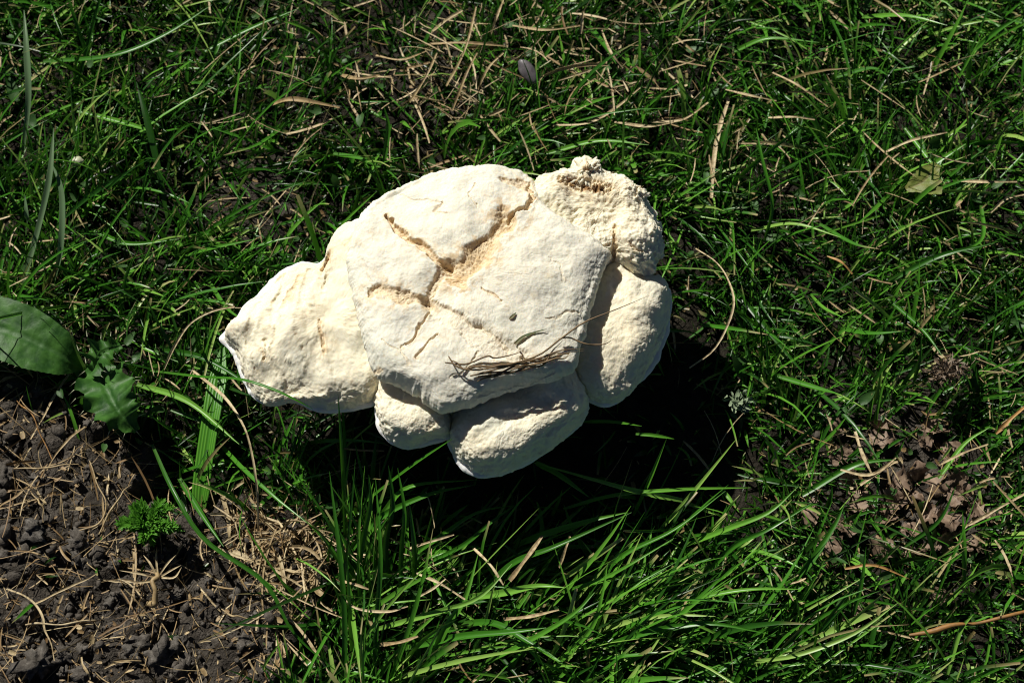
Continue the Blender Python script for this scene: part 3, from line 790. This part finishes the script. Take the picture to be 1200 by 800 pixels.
single("grass_plant", [(628, 542), (655, 556), (690, 582)], [30, 30, 28], 7, "short green blade forking below the rough lobe", "grass plant", G, tint=0.75)
single("grass_plant", [(684, 494), (718, 494), (752, 499)], [34, 37, 36], 4, "short green blade end lit inside the mushroom's shadow", "grass plant", G, "blade ends lit in the shadow", tint=0.7)
single("grass_plant", [(745, 508), (768, 510), (790, 514)], [36, 37, 36], 4, "short green blade end lit inside the mushroom's shadow", "grass plant", G, "blade ends lit in the shadow", tint=0.7)
single("grass_plant", [(742, 604), (760, 565), (781, 514)], [4, 22, 40], 4.5, "slim upright blade crossing the black shadow below the right lobe", "grass plant", G, tint=0.7)
single("grass_plant", [(772, 622), (805, 585), (863, 514)], [4, 18, 40], 5, "slim pale blade slanting out of the shadow's lower corner", "grass plant", G, tint=0.95)
single("grass_plant", [(660, 596), (720, 580), (800, 573), (880, 571)], [5, 18, 22, 18], 5, "long level green blade along the lower edge of the shadow", "grass plant", G, tint=0.8)
single("blade", [(26, 334), (46, 262), (58, 205), (63, 150)], [4, 24, 38, 42], 9, None, None, B, parent=GREY, tint=0.7)
single("blade", [(62, 332), (71, 290), (72, 225), (60, 190)], [4, 24, 34, 36], 8, None, None, B, parent=GREY, tint=0.5)
single("blade", [(26, 182), (33, 120), (31, 60), (28, 12)], [4, 26, 36, 38], 9, None, None, B, parent=GREY, tint=0.6)
single("blade", [(30, 275), (31, 255), (29, 228)], [6, 22, 26], 6, None, None, B, parent=GREY, tint=0.5)
single("grass_plant", [(197, 262), (186, 200), (172, 140), (160, 96)], [2, 14, 22, 24], 13, "wide dark green blade tipped onto its side", "grass plant", G, tint=0.12, roll=0.9)
single("grass_plant", [(50, 72), (130, 65), (190, 42), (248, 6)], [8, 22, 26, 28], 7, "long arching green blade at the far edge of the lawn", "grass plant", G, tint=0.5)
single("grass_plant", [(178, 520), (203, 575), (240, 632), (310, 682), (345, 742), (405, 795)], [10, 22, 22, 20, 14, 6], 5, "long drooping green blade sweeping across the bare soil", "grass plant", G, tint=0.4)
single("grass_plant", [(896, 282), (905, 240), (893, 185), (886, 150)], [6, 22, 30, 32], 4.5, "slender upright blade among short turf beyond the curved straw", "grass plant", G, tint=0.6)
single("grass_plant", [(1052, 706), (1000, 742), (930, 768), (870, 776)][::-1], [4, 18, 26, 28], 5, "pale long blade leaning over the turf near the brown twig", "grass plant", G, tint=0.97)
single("dry_stalk", [(1135, 615), (1165, 598), (1203, 577)], [6, 10, 12], 5, "straight whitish stalk lying by the leaf litter", "dry stalk", M_STRAW, tint=0.85, cut=True)
# tussock below the mushroom
tus = [[(420, 640), (450, 600), (480, 570), (556, 562)], [(470, 660), (520, 625), (560, 600), (602, 592)], [(480, 668), (540, 640), (575, 612), (606, 590)], [(400, 660), (440, 610), (500, 580), (555, 568)],
       [(545, 700), (590, 694), (630, 686), (662, 688)], [(560, 780), (620, 750), (670, 720), (700, 690)], [(640, 790), (690, 740), (705, 700), (712, 660)], [(540, 730), (580, 730), (620, 752), (650, 770)],
       [(470, 760), (540, 745), (600, 740), (640, 735)], [(560, 700), (600, 660), (650, 640), (740, 600)], [(640, 700), (700, 680), (740, 660), (790, 630)], [(690, 690), (730, 650), (790, 620), (850, 575)],
       [(820, 680), (860, 640), (900, 620), (950, 590)], [(800, 640), (850, 620), (900, 600), (935, 570)], [(760, 720), (820, 700), (880, 690), (940, 690)], [(700, 760), (760, 740), (830, 730), (900, 742)],
       [(900, 700), (940, 670), (975, 620), (990, 590)], [(430, 740), (500, 720), (560, 700), (600, 660)], [(500, 790), (520, 740), (545, 700), (560, 650)], [(600, 640), (640, 625), (690, 610), (735, 600)]]
r2 = np.random.default_rng(5)
for pts in tus:
    hh = 22+12*r2.uniform()
    single("blade", pts, [2, hh*0.6, hh*0.9, hh], 5.0+3.5*r2.uniform(), None, None, G, parent=TUSS, tint=float(r2.uniform(0.45, 0.92)), taper=0.6)
for pts in [[(402, 805), (404, 730), (398, 650), (386, 552)], [(438, 800), (442, 720), (446, 650), (440, 560)], [(470, 705), (470, 650), (474, 600), (466, 548)], [(484, 700), (486, 650), (480, 590)], [(455, 700), (452, 640), (460, 590), (455, 545)], [(418, 700), (424, 640), (434, 590), (432, 556)]]:
    single("blade", pts, [0, 18, 34, 42], 5+2*r2.uniform(), None, None, G, parent=UPRT, tint=float(r2.uniform(0.15, 0.6)))
lawn = [[(860, 60), (900, 45), (960, 50)], [(1010, 20), (1060, 18), (1110, 30)], [(1140, 60), (1170, 35), (1196, 20)], [(980, 90), (1020, 80), (1040, 88)], [(1060, 150), (1090, 190), (1110, 220)], [(880, 270), (930, 262), (985, 278)],
        [(960, 262), (1000, 285), (1030, 292)], [(1040, 330), (1100, 300), (1165, 285)], [(1150, 240), (1150, 280), (1110, 300)], [(820, 380), (860, 385), (900, 392)], [(1040, 350), (1080, 385), (1105, 418)], [(985, 385), (1020, 390), (1060, 388)],
        [(950, 345), (965, 360), (988, 372)], [(910, 440), (960, 455), (985, 462)], [(1070, 450), (1078, 420), (1080, 390)], [(700, 120), (730, 90), (760, 88)], [(690, 30), (710, 55), (722, 75)], [(640, 180), (700, 165), (760, 170)],
        [(450, 190), (455, 150), (450, 125)], [(390, 180), (420, 185), (440, 195)], [(330, 150), (300, 170), (262, 182)], [(240, 60), (300, 30), (350, 10)], [(110, 270), (150, 285), (210, 280)], [(215, 300), (250, 290), (300, 280)],
        [(245, 330), (265, 360), (285, 375)], [(90, 130), (150, 145), (180, 155)], [(300, 60), (306, 40), (310, 20)], [(1100, 560), (1130, 520), (1160, 500)], [(1060, 640), (1100, 610), (1120, 570)], [(1130, 680), (1130, 640), (1128, 600)],
        [(1110, 790), (1125, 740), (1140, 720)], [(1000, 720), (1010, 680), (1015, 640)], [(940, 580), (1000, 545), (1050, 538)], [(200, 480), (250, 500), (310, 540)], [(160, 450), (220, 470), (280, 520)], [(180, 410), (240, 420), (320, 470)], [(210, 560), (235, 600), (262, 640)]]
for pts in lawn:
    hh = 12+14*r2.uniform()
    single("grass_plant", pts, [4, hh*0.7, hh], 4.5+3*r2.uniform(), "single longer green grass blade standing {}", "grass plant", G, "longer grass in the turf", tint=float(r2.uniform(0.3, 0.95)), taper=0.6, tip=float(r2.uniform() < 0.1))

S_ = M_STRAW
single("dry_stalk", [(226, 434), (262, 464), (284, 496), (294, 526), (301, 572), (303, 630)], [16, 26, 30, 28, 22, 4], 4.6, "long pale bent straw curving down to the soil from beside the mushroom's pointed lobe", "dry stalk", S_, tint=0.95, cut=True)
single("dry_stalk", [(192, 433), (203, 408), (222, 380), (248, 365), (275, 359)], [8, 18, 24, 26, 24], 4.4, "pale straw arching towards the pointed lobe from the toothed leaves", "dry stalk", S_, tint=0.95, cut=True)
single("dry_stalk", [(808, 431), (836, 410), (853, 380), (860, 352), (852, 325), (838, 306), (815, 291)], [22, 28, 30, 30, 26, 22, 18], 3.9, "slim curved pale straw like a bow beyond the right lobe", "dry stalk", S_, tint=0.9, cut=True)
for pts, w, t in [([(985, 550), (1018, 556), (1052, 540)], 5, 0.9), ([(1008, 568), (1030, 552), (1050, 536)], 6, 0.8), ([(1002, 505), (1010, 530), (1022, 556)], 6, 0.9), ([(1100, 545), (1130, 530), (1158, 520)], 4, 0.8)]:
    single("dry_stalk", pts, [12, 14, 13], w, "short pale straw crossing others over the leaf litter", "dry stalk", S_, "crossed straws over the leaf litter", tint=t, cut=True)
single("dry_stalk", [(990, 666), (1025, 662), (1066, 678)], [12, 15, 12], 4.5, "orange brown dry blade lying below the leaf litter", "dry stalk", M_RUST, tint=0.9)
single("dry_stalk", [(1167, 508), (1183, 492), (1206, 472)], [14, 17, 18], 7, "thick orange dry stalk poking in beside the leaf litter", "dry stalk", M_RUST, tint=0.8, cut=True)
single("dry_stalk", [(969, 300), (986, 307), (999, 321)], [18, 20, 18], 4.5, "tiny hooked orange straw on the turf beyond the curved straw", "dry stalk", M_RUST, tint=1.0, cut=True)
single("twig", [(1068, 747), (1108, 733), (1150, 731), (1206, 718)], [9, 12, 13, 14], 6, "knobbly brown dead stalk lying on the turf", "twig", M_RUST, tint=0.25, round_=True, jit=0.0004, cut=True)
for pts, w, t in [([(1038, 178), (1070, 164), (1110, 155)], 5.5, 0.95), ([(1122, 212), (1160, 213), (1192, 213)], 5, 0.85), ([(1160, 250), (1178, 234), (1204, 227)], 4.5, 0.9), ([(900, 138), (930, 137), (955, 140)], 5, 0.85), ([(760, 143), (800, 140), (830, 120)], 5, 0.8), ([(850, 105), (880, 112), (910, 118)], 5, 0.8), ([(905, 85), (935, 100), (970, 125)], 5, 0.7)]:
    single("dry_stalk", pts, [9, 15, 12], w, "short pale straw lying {}", "dry stalk", S_, "straws around the faded leaf", tint=t, cut=True)
for pts, w, t in [([(318, 122), (345, 116), (398, 126)], 9, 0.45), ([(523, 101), (545, 58), (558, 8)], 5, 0.6), ([(498, 52), (545, 50), (592, 54)], 6, 0.5), ([(648, 147), (690, 144), (722, 126), (750, 103)], 5.5, 0.8), ([(720, 143), (760, 148), (790, 143)], 5, 0.9),
                  ([(505, 38), (525, 22), (542, 12)], 7, 0.85), ([(530, 130), (545, 90), (560, 60)], 5, 0.5), ([(575, 40), (582, 20), (590, 0)], 5, 0.7), ([(480, 120), (500, 88), (512, 62)], 5, 0.6), ([(560, 105), (572, 80), (590, 62)], 5, 0.7), ([(440, 65), (470, 70), (500, 60)], 5, 0.55), ([(400, 88), (420, 92), (445, 88)], 7, 0.5), ([(600, 30), (640, 35), (680, 30)], 5, 0.6), ([(705, 35), (715, 60), (730, 80)], 5, 0.8)]:
    single("dry_stalk", pts, [10, 19, 16], w, "tan dry straw lying {}", "dry stalk", S_, "straws round the grey husk", tint=t, cut=True)
for pts, w, t, m_ in [([(-5, 549), (45, 548), (92, 545)], 4.5, 0.6, S_), ([(116, 626), (133, 592), (154, 566)], 4.5, 0.7, S_), ([(95, 622), (116, 612), (123, 588), (112, 560), (105, 540)], 4, 0.55, S_), ([(8, 688), (40, 708), (54, 738), (63, 772)], 4.6, 0.85, S_),
                      ([(40, 706), (76, 690), (116, 671)], 4.6, 0.7, S_), ([(30, 730), (70, 730), (112, 726)], 4.5, 0.9, S_), ([(115, 746), (140, 732), (168, 714)], 5, 0.25, M_BROWN), ([(35, 575), (48, 590), (50, 612)], 4, 0.6, S_), ([(28, 645), (50, 650), (62, 655)], 4, 0.5, S_),
                      ([(100, 500), (75, 520), (50, 560)], 5, 0.5, S_), ([(90, 425), (60, 470), (35, 515)], 5, 0.75, S_), ([(20, 470), (40, 490), (62, 540)], 3.5, 0.5, M_RUST), ([(95, 770), (102, 785), (106, 795)], 5, 0.7, S_), ([(250, 640), (290, 655), (330, 670)], 5, 0.9, S_), ([(300, 640), (325, 670), (352, 685)], 6, 0.9, S_), ([(250, 590), (280, 620), (266, 640)], 4, 0.85, S_), ([(310, 700), (345, 730), (372, 765), (388, 790)], 6, 0.85, S_), ([(330, 615), (352, 608), (385, 628)], 4, 0.8, S_), ([(258, 715), (280, 722), (310, 724)], 4, 0.6, S_), ([(-5, 600), (20, 580), (42, 560)], 5, 0.4, S_)]:
    single("root_strand", pts, [8, 10, 8], w*0.8, "pale dry root strand on the soil {}", "root", m_, "dry strands on the bare soil", tint=t, cut=True, jit=0.00014, round_=(w < 4.6))
for pts, w, t in [([(398, 680), (415, 684), (432, 690)], 5, 0.7), ([(488, 671), (515, 683), (545, 702)], 4.5, 0.95), ([(488, 700), (506, 690), (522, 678)], 4.5, 0.95), ([(555, 642), (575, 662), (590, 685)], 4.5, 0.95), ([(400, 700), (420, 713), (455, 716), (478, 710)], 4.5, 0.9),
                  ([(480, 642), (505, 634), (532, 626)], 4.5, 0.9), ([(597, 680), (618, 652), (636, 627)], 8, 0.6), ([(445, 755), (468, 752), (490, 745)], 6, 0.5), ([(590, 725), (620, 722), (655, 714)], 6, 0.7), ([(655, 665), (662, 645), (668, 628)], 5, 0.6)]:
    single("dry_stalk", pts, [20, 26, 26], w, "pale straw caught among the long blades of the tussock", "dry stalk", S_, "straws caught in the tussock", tint=t, cut=True)
# torn grass crown
gc = P(182, 690, 0.008)
crown = bpy.data.objects.new("dead_grass_plant", None); COL.objects.link(crown); crown.location = gc; crown.empty_display_size = 0.005
tag(crown, "dead tan grass crown with splayed bristles lying on the bare soil", "dead grass")
single("stub", [(176, 710), (180, 695), (186, 672)], [9, 11, 11], 8, None, None, S_, parent=crown, tint=0.45, round_=True, jit=0.0004, cut=True)
for pts in [[(185, 675), (183, 655), (184, 640)], [(186, 674), (196, 660), (206, 650)], [(187, 676), (200, 668), (212, 662)], [(184, 675), (176, 660), (168, 650)], [(183, 676), (165, 672), (140, 668)], [(182, 680), (160, 682), (138, 678)], [(187, 676), (204, 676), (213, 664)]]:
    single("bristle", pts, [11, 13, 12], 2.4, None, None, S_, parent=crown, tint=0.85, n=10)

from mathutils.bvhtree import BVHTree
_bv = BVHTree.FromPolygons([v.co + mush.location for v in cap.data.vertices], [p.vertices[:] for p in cap.data.polygons if p.index < 1200*250])
def cap_z(px, py):
    d = P(px, py, 0.0) - CAM
    h = _bv.ray_cast(Vector(CAM), Vector(d).normalized())
    return None if h[0] is None else h[0].z*1000
def lay(pts, lift):
    out = []
    for (a, b) in pts:
        z = cap_z(a, b) if a < 684 else None
        if z is None: z = (out[-1]-lift - 1.0 if out else 70.0)
        out.append(z+lift)
    return out
ZL = 9.2
# ------------------------------------------------------------------ wisp of dry grass on the cap
wp = P(600, 430, 0.074)
wisp = bpy.data.objects.new("dry_grass_wisp", None); COL.objects.link(wisp); wisp.location = wp; wisp.empty_display_size = 0.005
tag(wisp, "tangled wisp of brown dry grass resting on the cap's edge", "dry grass")
ZC = [61.5, 62.5, 62.5, 62, 61.5]
for pts, w, t, zs in [([(526, 418), (534, 428), (552, 433), (591, 428), (630, 418), (657, 397), (685, 377), (724, 361), (760, 347)], 3.0, 0.7, [65, 64.5, 64.5, 64.5, 63.5, 64, 63, 60, 58]),
                      ([(552, 441), (577, 433), (615, 424), (647, 416), (684, 408)], 3.2, 0.5, [64, 64.5, 64, 62.5, 60]), ([(558, 440), (591, 436), (622, 432), (643, 419), (660, 400)], 3.0, 0.3, [64, 64, 63.5, 63, 63]),
                      ([(654, 398), (668, 397), (685, 405), (702, 403), (720, 396)], 2.6, 0.5, [63.5, 62.5, 61, 59, 57]), ([(548, 430), (575, 429), (605, 427), (632, 422)], 3.6, 0.6, [65, 65, 64.5, 63]), ([(608, 411), (611, 418), (614, 427)], 2.4, 0.2, [64.5, 65, 64]),
                      ([(560, 445), (590, 440), (625, 430)], 2.4, 0.2, [63, 63, 62.5]), ([(530, 421), (545, 431), (570, 432)], 2.4, 0.8, [65, 64.5, 64.5]), ([(600, 432), (640, 424), (670, 415)], 3.0, 0.75, [64, 63, 61])]:
    single("strand", pts, lay(pts, 0.6+2.6*t), w*0.72, None, None, M_BROWN, parent=wisp, tint=t, taper=0.3, n=26, round_=True, jit=0.00018)
wr = np.random.default_rng(8)
for k in range(2):
    x0, x1 = 545+14*wr.normal(), 648+24*wr.normal(); y0, y1 = 433+6*wr.normal(), 414+9*wr.normal()
    pts = [(x0+(x1-x0)*q, y0+(y1-y0)*q + 5*math.sin(q*3.1+k)) for q in (0, 0.33, 0.66, 1.0)]
    zz = lay(pts, 0.5+1.5*wr.uniform()); zz[-1] += 1.5*wr.uniform()
    single("strand", pts, zz, 1.6+1.2*wr.uniform(), None, None, M_BROWN, parent=wisp, tint=float(wr.uniform(0.2, 1.0)), taper=0.4, n=20, round_=True, jit=0.0003)
single("grass_scrap", [(603, 403), (616, 393), (641, 385)], lay([(603, 403), (616, 393), (641, 385)], 0.9), 4, "small green grass scrap lying on the mushroom cap above the dry wisp", "grass scrap", M_FADED2, tint=0.35, taper=0.6, tip=0.3)
single("leaf_fleck", [(597, 374), (601, 370), (605, 366)], lay([(598, 374), (601, 370), (604, 366)], 0.4), 4.5, "tiny dull green oval fleck on the mushroom cap", "leaf fleck", M_FADED2, tint=0.6, basew=0.3, taper=0.6, n=10)

# ------------------------------------------------------------------ leaves
def leaf_mesh(mid, zs, hw, teeth, tooth_amp, seed, sag=0.25, nu=90, nv=17, wave=0.0):
    zs = np.interp(np.linspace(0, 1, len(mid)), np.linspace(0, 1, len(zs)), zs)*0.001
    c = catmull(np.array([P(a, b, z) for (a, b), z in zip(mid, zs)]), nu)
    t = np.linspace(0, 1, nu)
    h = np.interp(t, np.linspace(0, 1, len(hw)), hw)/3.0*0.001
    k = np.hanning(9); k /= k.sum(); h = np.convolve(np.pad(h, 4, mode='edge'), k, 'valid')
    d = np.gradient(c, axis=0); d /= np.linalg.norm(d, axis=1)[:, None]
    s = np.cross(d, [0, 0, 1.0]); s /= np.linalg.norm(s, axis=1)[:, None]; nrm = np.cross(s, d)
    rr = np.random.default_rng(seed)
    saw = np.abs(((t*teeth) % 1.0)-0.35)*2; saw2 = np.abs(((t*teeth*0.93+0.4) % 1.0)-0.35)*2
    u = np.linspace(-1, 1, nv)
    V = []; spines = []
    for i in range(nu):
        hl = h[i]*(1+tooth_amp*(saw[i]-0.5)); hr = h[i]*(1+tooth_amp*(saw2[i]-0.5))
        off = np.where(u < 0, u*hl, u*hr)
        up = sag*h[i]*(np.abs(u)**1.5)*0.6 - sag*h[i]*0.4*(np.abs(u) < 0.12) + wave*h[i]*np.sin(t[i]*teeth*3.1+np.sign(u))*np.abs(u)**2
        V.append(c[i]+off[:, None]*s[i]+up[:, None]*nrm[i])
    V = np.array(V)
    tt = np.repeat(t[:, None], nv, 1); uu = np.repeat(u[None, :], nu, 0)
    side = np.abs(((tt*7 - np.abs(uu)*0.9) % 1.0)-0.5)
    vein = np.maximum(smooth(0.10, 0.03, np.abs(uu)), 0.4*smooth(0.07, 0.02, side))
    V[..., 2] += 0.0003*fbm(V[..., 0]*300, V[..., 1]*300, oct=2, seed=seed)
    for i in range(3, nu-2):
        if saw[i] >= max(saw[i-1], saw[i+1]) and saw[i] > 0.9: spines.append((V[i, 0], -s[i]+0.5*d[i]))
        if saw2[i] >= max(saw2[i-1], saw2[i+1]) and saw2[i] > 0.9: spines.append((V[i, -1], s[i]+0.5*d[i]))
    spines.append((V[-1, nv//2], d[-1]))
    return V.reshape(-1, 3), grid_quads(nu, nv), vein.ravel(), spines

def add_leaf(name, parent, mid, zs, hw, teeth, amp, seed, mat, spine_len=0.0, label=None, **kw):
    V, q, vein, sp = leaf_mesh(mid, zs, hw, teeth, amp, seed, **kw)
    pl = np.array(parent.location[:])
    o = link(name, mesh_from(name, V-pl, q, {"vein": vein}), mat, parent)
    if label: o["label"] = label
    if spine_len:
        vs, ts = [], []
        for p0, dr in sp:
            dr = dr/np.linalg.norm(dr); e1 = np.cross(dr, [0, 0, 1.0]); e1 /= np.linalg.norm(e1); e2 = np.cross(dr, e1)
            b = len(vs); r = 0.00022
            for a in (0, 2.09, 4.19): vs.append(p0 - pl + r*(math.cos(a)*e1+math.sin(a)*e2))
            vs.append(p0 - pl + dr*spine_len)
            ts += [(b, b+1, b+3), (b+1, b+2, b+3), (b+2, b, b+3)]
        link("spines", mesh_from("spines", vs, np.zeros((0, 4), int), tris=ts), M_SPINE, o)["kind"] = "stuff"
    return o

def empty(name, p, label, cat, group=None):
    o = bpy.data.objects.new(name, None); COL.objects.link(o); o.location = p; o.empty_display_size = 0.005
    return tag(o, label, cat, group)

th = empty("thistle_plant", P(100, 430, 0.004), "small thistle with a broad dark leaf and spiny curled leaves at the soil's edge", "thistle")
add_leaf("leaf", th, [(97, 432), (70, 415), (20, 392), (-50, 372), (-110, 365)], [9, 18, 22, 20, 12], [3, 25, 38, 40, 34, 4], 30, 0.035, 41, M_THISTLE, 0.0012, "broad dark green leaf with finely toothed edge", sag=0.18)
add_leaf("leaf", th, [(112, 428), (122, 450), (138, 480), (160, 505)], [12, 22, 25, 18], [6, 28, 31, 22, 3], 9, 0.28, 42, M_THISTLE, 0.004, "curled green leaf edged with pale spines", sag=0.5, wave=0.25)
add_leaf("leaf", th, [(110, 440), (112, 425), (122, 412), (142, 405)], [12, 22, 26, 24], [5, 15, 17, 4], 8, 0.5, 43, M_THISTLE, 0.003, sag=0.6, wave=0.5)

fl = empty("faded_leaf", P(1075, 225, 0.006), "yellow green faded leaf with a brown spot lying in the turf", "leaf")
add_leaf("blade", fl, [(1062, 222), (1082, 212), (1098, 192)], [10, 12, 12], [4, 14, 15, 5], 5, 0.12, 45, M_FADED, label="yellowing leaf blade")
add_leaf("blade", fl, [(1066, 218), (1085, 222), (1104, 224)], [9, 11, 12], [3, 6, 7, 5], 4, 0.1, 46, M_FADED)

fr = empty("feathery_plant", P(172, 620, 0.006), "bright green feathery tuft of fine leaflets on the bare soil", "weed")
def frond(mid, zs, hw, seed):
    zs = np.interp(np.linspace(0, 1, len(mid)), np.linspace(0, 1, len(zs)), zs)*0.001
    n_ = 22; c = catmull(np.array([P(a, b, z) for (a, b), z in zip(mid, zs)]), n_)
    d = np.gradient(c, axis=0); d /= np.linalg.norm(d, axis=1)[:, None]
    rr = np.random.default_rng(seed); bs, hd, tl, Ls, Ws = [], [], [], [], []
    for i in range(1, n_):
        t = i/(n_-1); l = hw/3.0*0.001*(0.5+0.6*math.sin(math.pi*min(1, t*0.85+0.1)))
        h0 = math.atan2(d[i, 1], d[i, 0])
        for sgn in (-1, 1):
            for k in range(4):
                bs.append(c[i]); hd.append(h0+sgn*(0.55+0.4*k)+0.2*rr.normal()); tl.append(0.55+0.35*rr.normal()+0.2*k); Ls.append(l*(1-0.18*k)*rr.uniform(0.7, 1.2)); Ws.append(0.0007)
    m_ = len(bs)
    v, Q, al = blades(np.array(bs), np.array(hd), np.array(tl), np.full(m_, 0.5), np.array(Ls), np.array(Ws), np.zeros(m_), np.zeros(m_), 3)
    return v.reshape(-1, 3)-np.array(fr.location[:]), Q
rr = np.random.default_rng(17)
for k in range(28):
    a = 2*math.pi*k*0.381966+rr.normal()*0.2; R1 = rr.uniform(0.12, 1.0)
    ex, ey = 170+46*R1*math.cos(a), 612-27*R1*math.sin(a)
    V, Q = frond([(172, 618), ((172+ex)/2, (616+ey)/2-3), (ex, ey)], [6, 15+5*rr.uniform(), 10+7*rr.uniform()], 12, 300+k)
    link("frond", mesh_from("frond", V, Q, {"vein": np.zeros(len(V))}), M_FERN, fr)

# leaf litter in the bare spot
lr = np.random.default_rng(77); lit = []
for k in range(6):
    nv_ = 9; nu_ = 12
    t = np.linspace(0, 1, nu_); u = np.linspace(-1, 1, nv_)
    w = np.interp(t, [0, 0.3, 0.7, 1], [0.2, lr.uniform(0.3, 0.5), lr.uniform(0.25, 0.5), lr.uniform(0.05, 0.25)])*(1+0.25*lr.normal(size=nu_))
    V = np.stack([np.repeat((t-0.5)[:, None], nv_, 1), u[None, :]*w[:, None], 0.25*np.sin(t*4+k)[:, None]*np.ones(nv_)[None, :] + 0.25*(u**2)[None, :]*w[:, None] + 0.04*lr.normal(size=(nu_, nv_))], -1)
    me = mesh_from("leaf_scrap", V, grid_quads(nu_, nv_), {"vein": np.repeat(smooth(0.2, 0.05, np.abs(u))[None, :], nu_, 0).ravel()}); me.materials.append(M_LITTER); lit.append(me)
for k in range(60):
    a, b = 1060+62*lr.normal(), 568+58*lr.normal()
    if a > 1215 or a < 930 or b < 430 or b > 720: continue
    p = P(a, b, 0.003); o = link("leaf_scrap", lit[k % 6], M_LITTER, loc=(p[0], p[1], float(ground_z(p[0:1], p[1:2])[0])+0.0035))
    s = lr.uniform(0.005, 0.011); o.scale = (s, s, s*0.8); o.rotation_euler = (0.35*lr.normal(), 0.35*lr.normal(), lr.uniform(0, 6.28))
    near = min((((1020, 540), "by the crossed pale straws"), ((1182, 490), "by the thick orange stalk"), ((1025, 668), "by the orange brown dry blade"), ((1165, 598), "by the straight whitish stalk"), ((1112, 436), "below the fibre clump"), ((1085, 570), "in the middle of the bare spot")), key=lambda m_: math.hypot(m_[0][0]-a, m_[0][1]-b))[1]
    tag(o, ("large" if s > 0.0085 else "small")+(" narrow" if k % 6 < 3 else " broad")+" brown dead leaf scrap "+near, "dead leaf", "leaf litter in the bare spot")

# ------------------------------------------------------------------ small oddments
def lump_obj(name, px, py, zmm, size, scale, rot, mat, seed, label, cat, amp=0.12, sc=1.5, cup=False):
    V = lumpy(IV2, seed, amp, sc)
    if cup: V = V.copy(); V[:, 2] = np.where(V[:, 2] > 0, V[:, 2]*0.25, V[:, 2]); 
    p = P(px, py, zmm*0.001)
    o = link(name, mesh_from(name, V*size*np.array(scale), np.zeros((0, 4), int), tris=IF2), mat, loc=p); o.rotation_euler = rot
    return tag(o, label, cat)
lump_obj("seed_husk", 619, 84, 15, 0.0066, (1, 0.52, 0.30), (0.35, 0.25, -0.95), M_SHELL, 71, "smooth grey seed husk lying in the dry grass", "seed husk")
def tuft_obj(name, px, py, zmm, R_, n_, L_, W_, mat, seed, label, cat, attr):
    q = np.random.default_rng(seed); p = P(px, py, zmm*0.001)
    b = q.normal(size=(n_, 3))*np.array([R_, R_*0.7, R_*0.4])
    v, Q, al = blades(b, q.uniform(-3.14, 3.14, n_), q.uniform(0.5, 2.2, n_), 1.2*q.normal(size=n_), L_*np.exp(0.4*q.normal(size=n_)), np.full(n_, W_)*np.exp(0.3*q.normal(size=n_)), q.normal(size=n_), 1.2*q.normal(size=n_), 5, 0.2)
    me = mesh_from(name, v, Q, {attr: np.repeat(q.uniform(0, 0.8, n_), 18)})
    return tag(link(name, me, mat, loc=p), label, cat)
tuft_obj("fibre_clump", 1112, 436, 15, 0.0036, 260, 0.0042, 0.0007, M_LITTERF, 72, "greyish brown crumbly clump of fibres on the turf above the leaf litter", "debris", "tint")
tuft_obj("lichen_scrap", 869, 472, 22, 0.0022, 60, 0.0028, 0.0014, M_LICHEN, 73, "pale green curled lichen scrap beside the mushroom's shadow", "lichen", "tint")
lump_obj("pebble", 91, 189, 8, 0.0026, (1, 0.8, 0.6), (0, 0, 0.1), M_STRAW if False else M_SPINE, 74, "tiny pale pebble between the grey green blades", "pebble", 0.15)
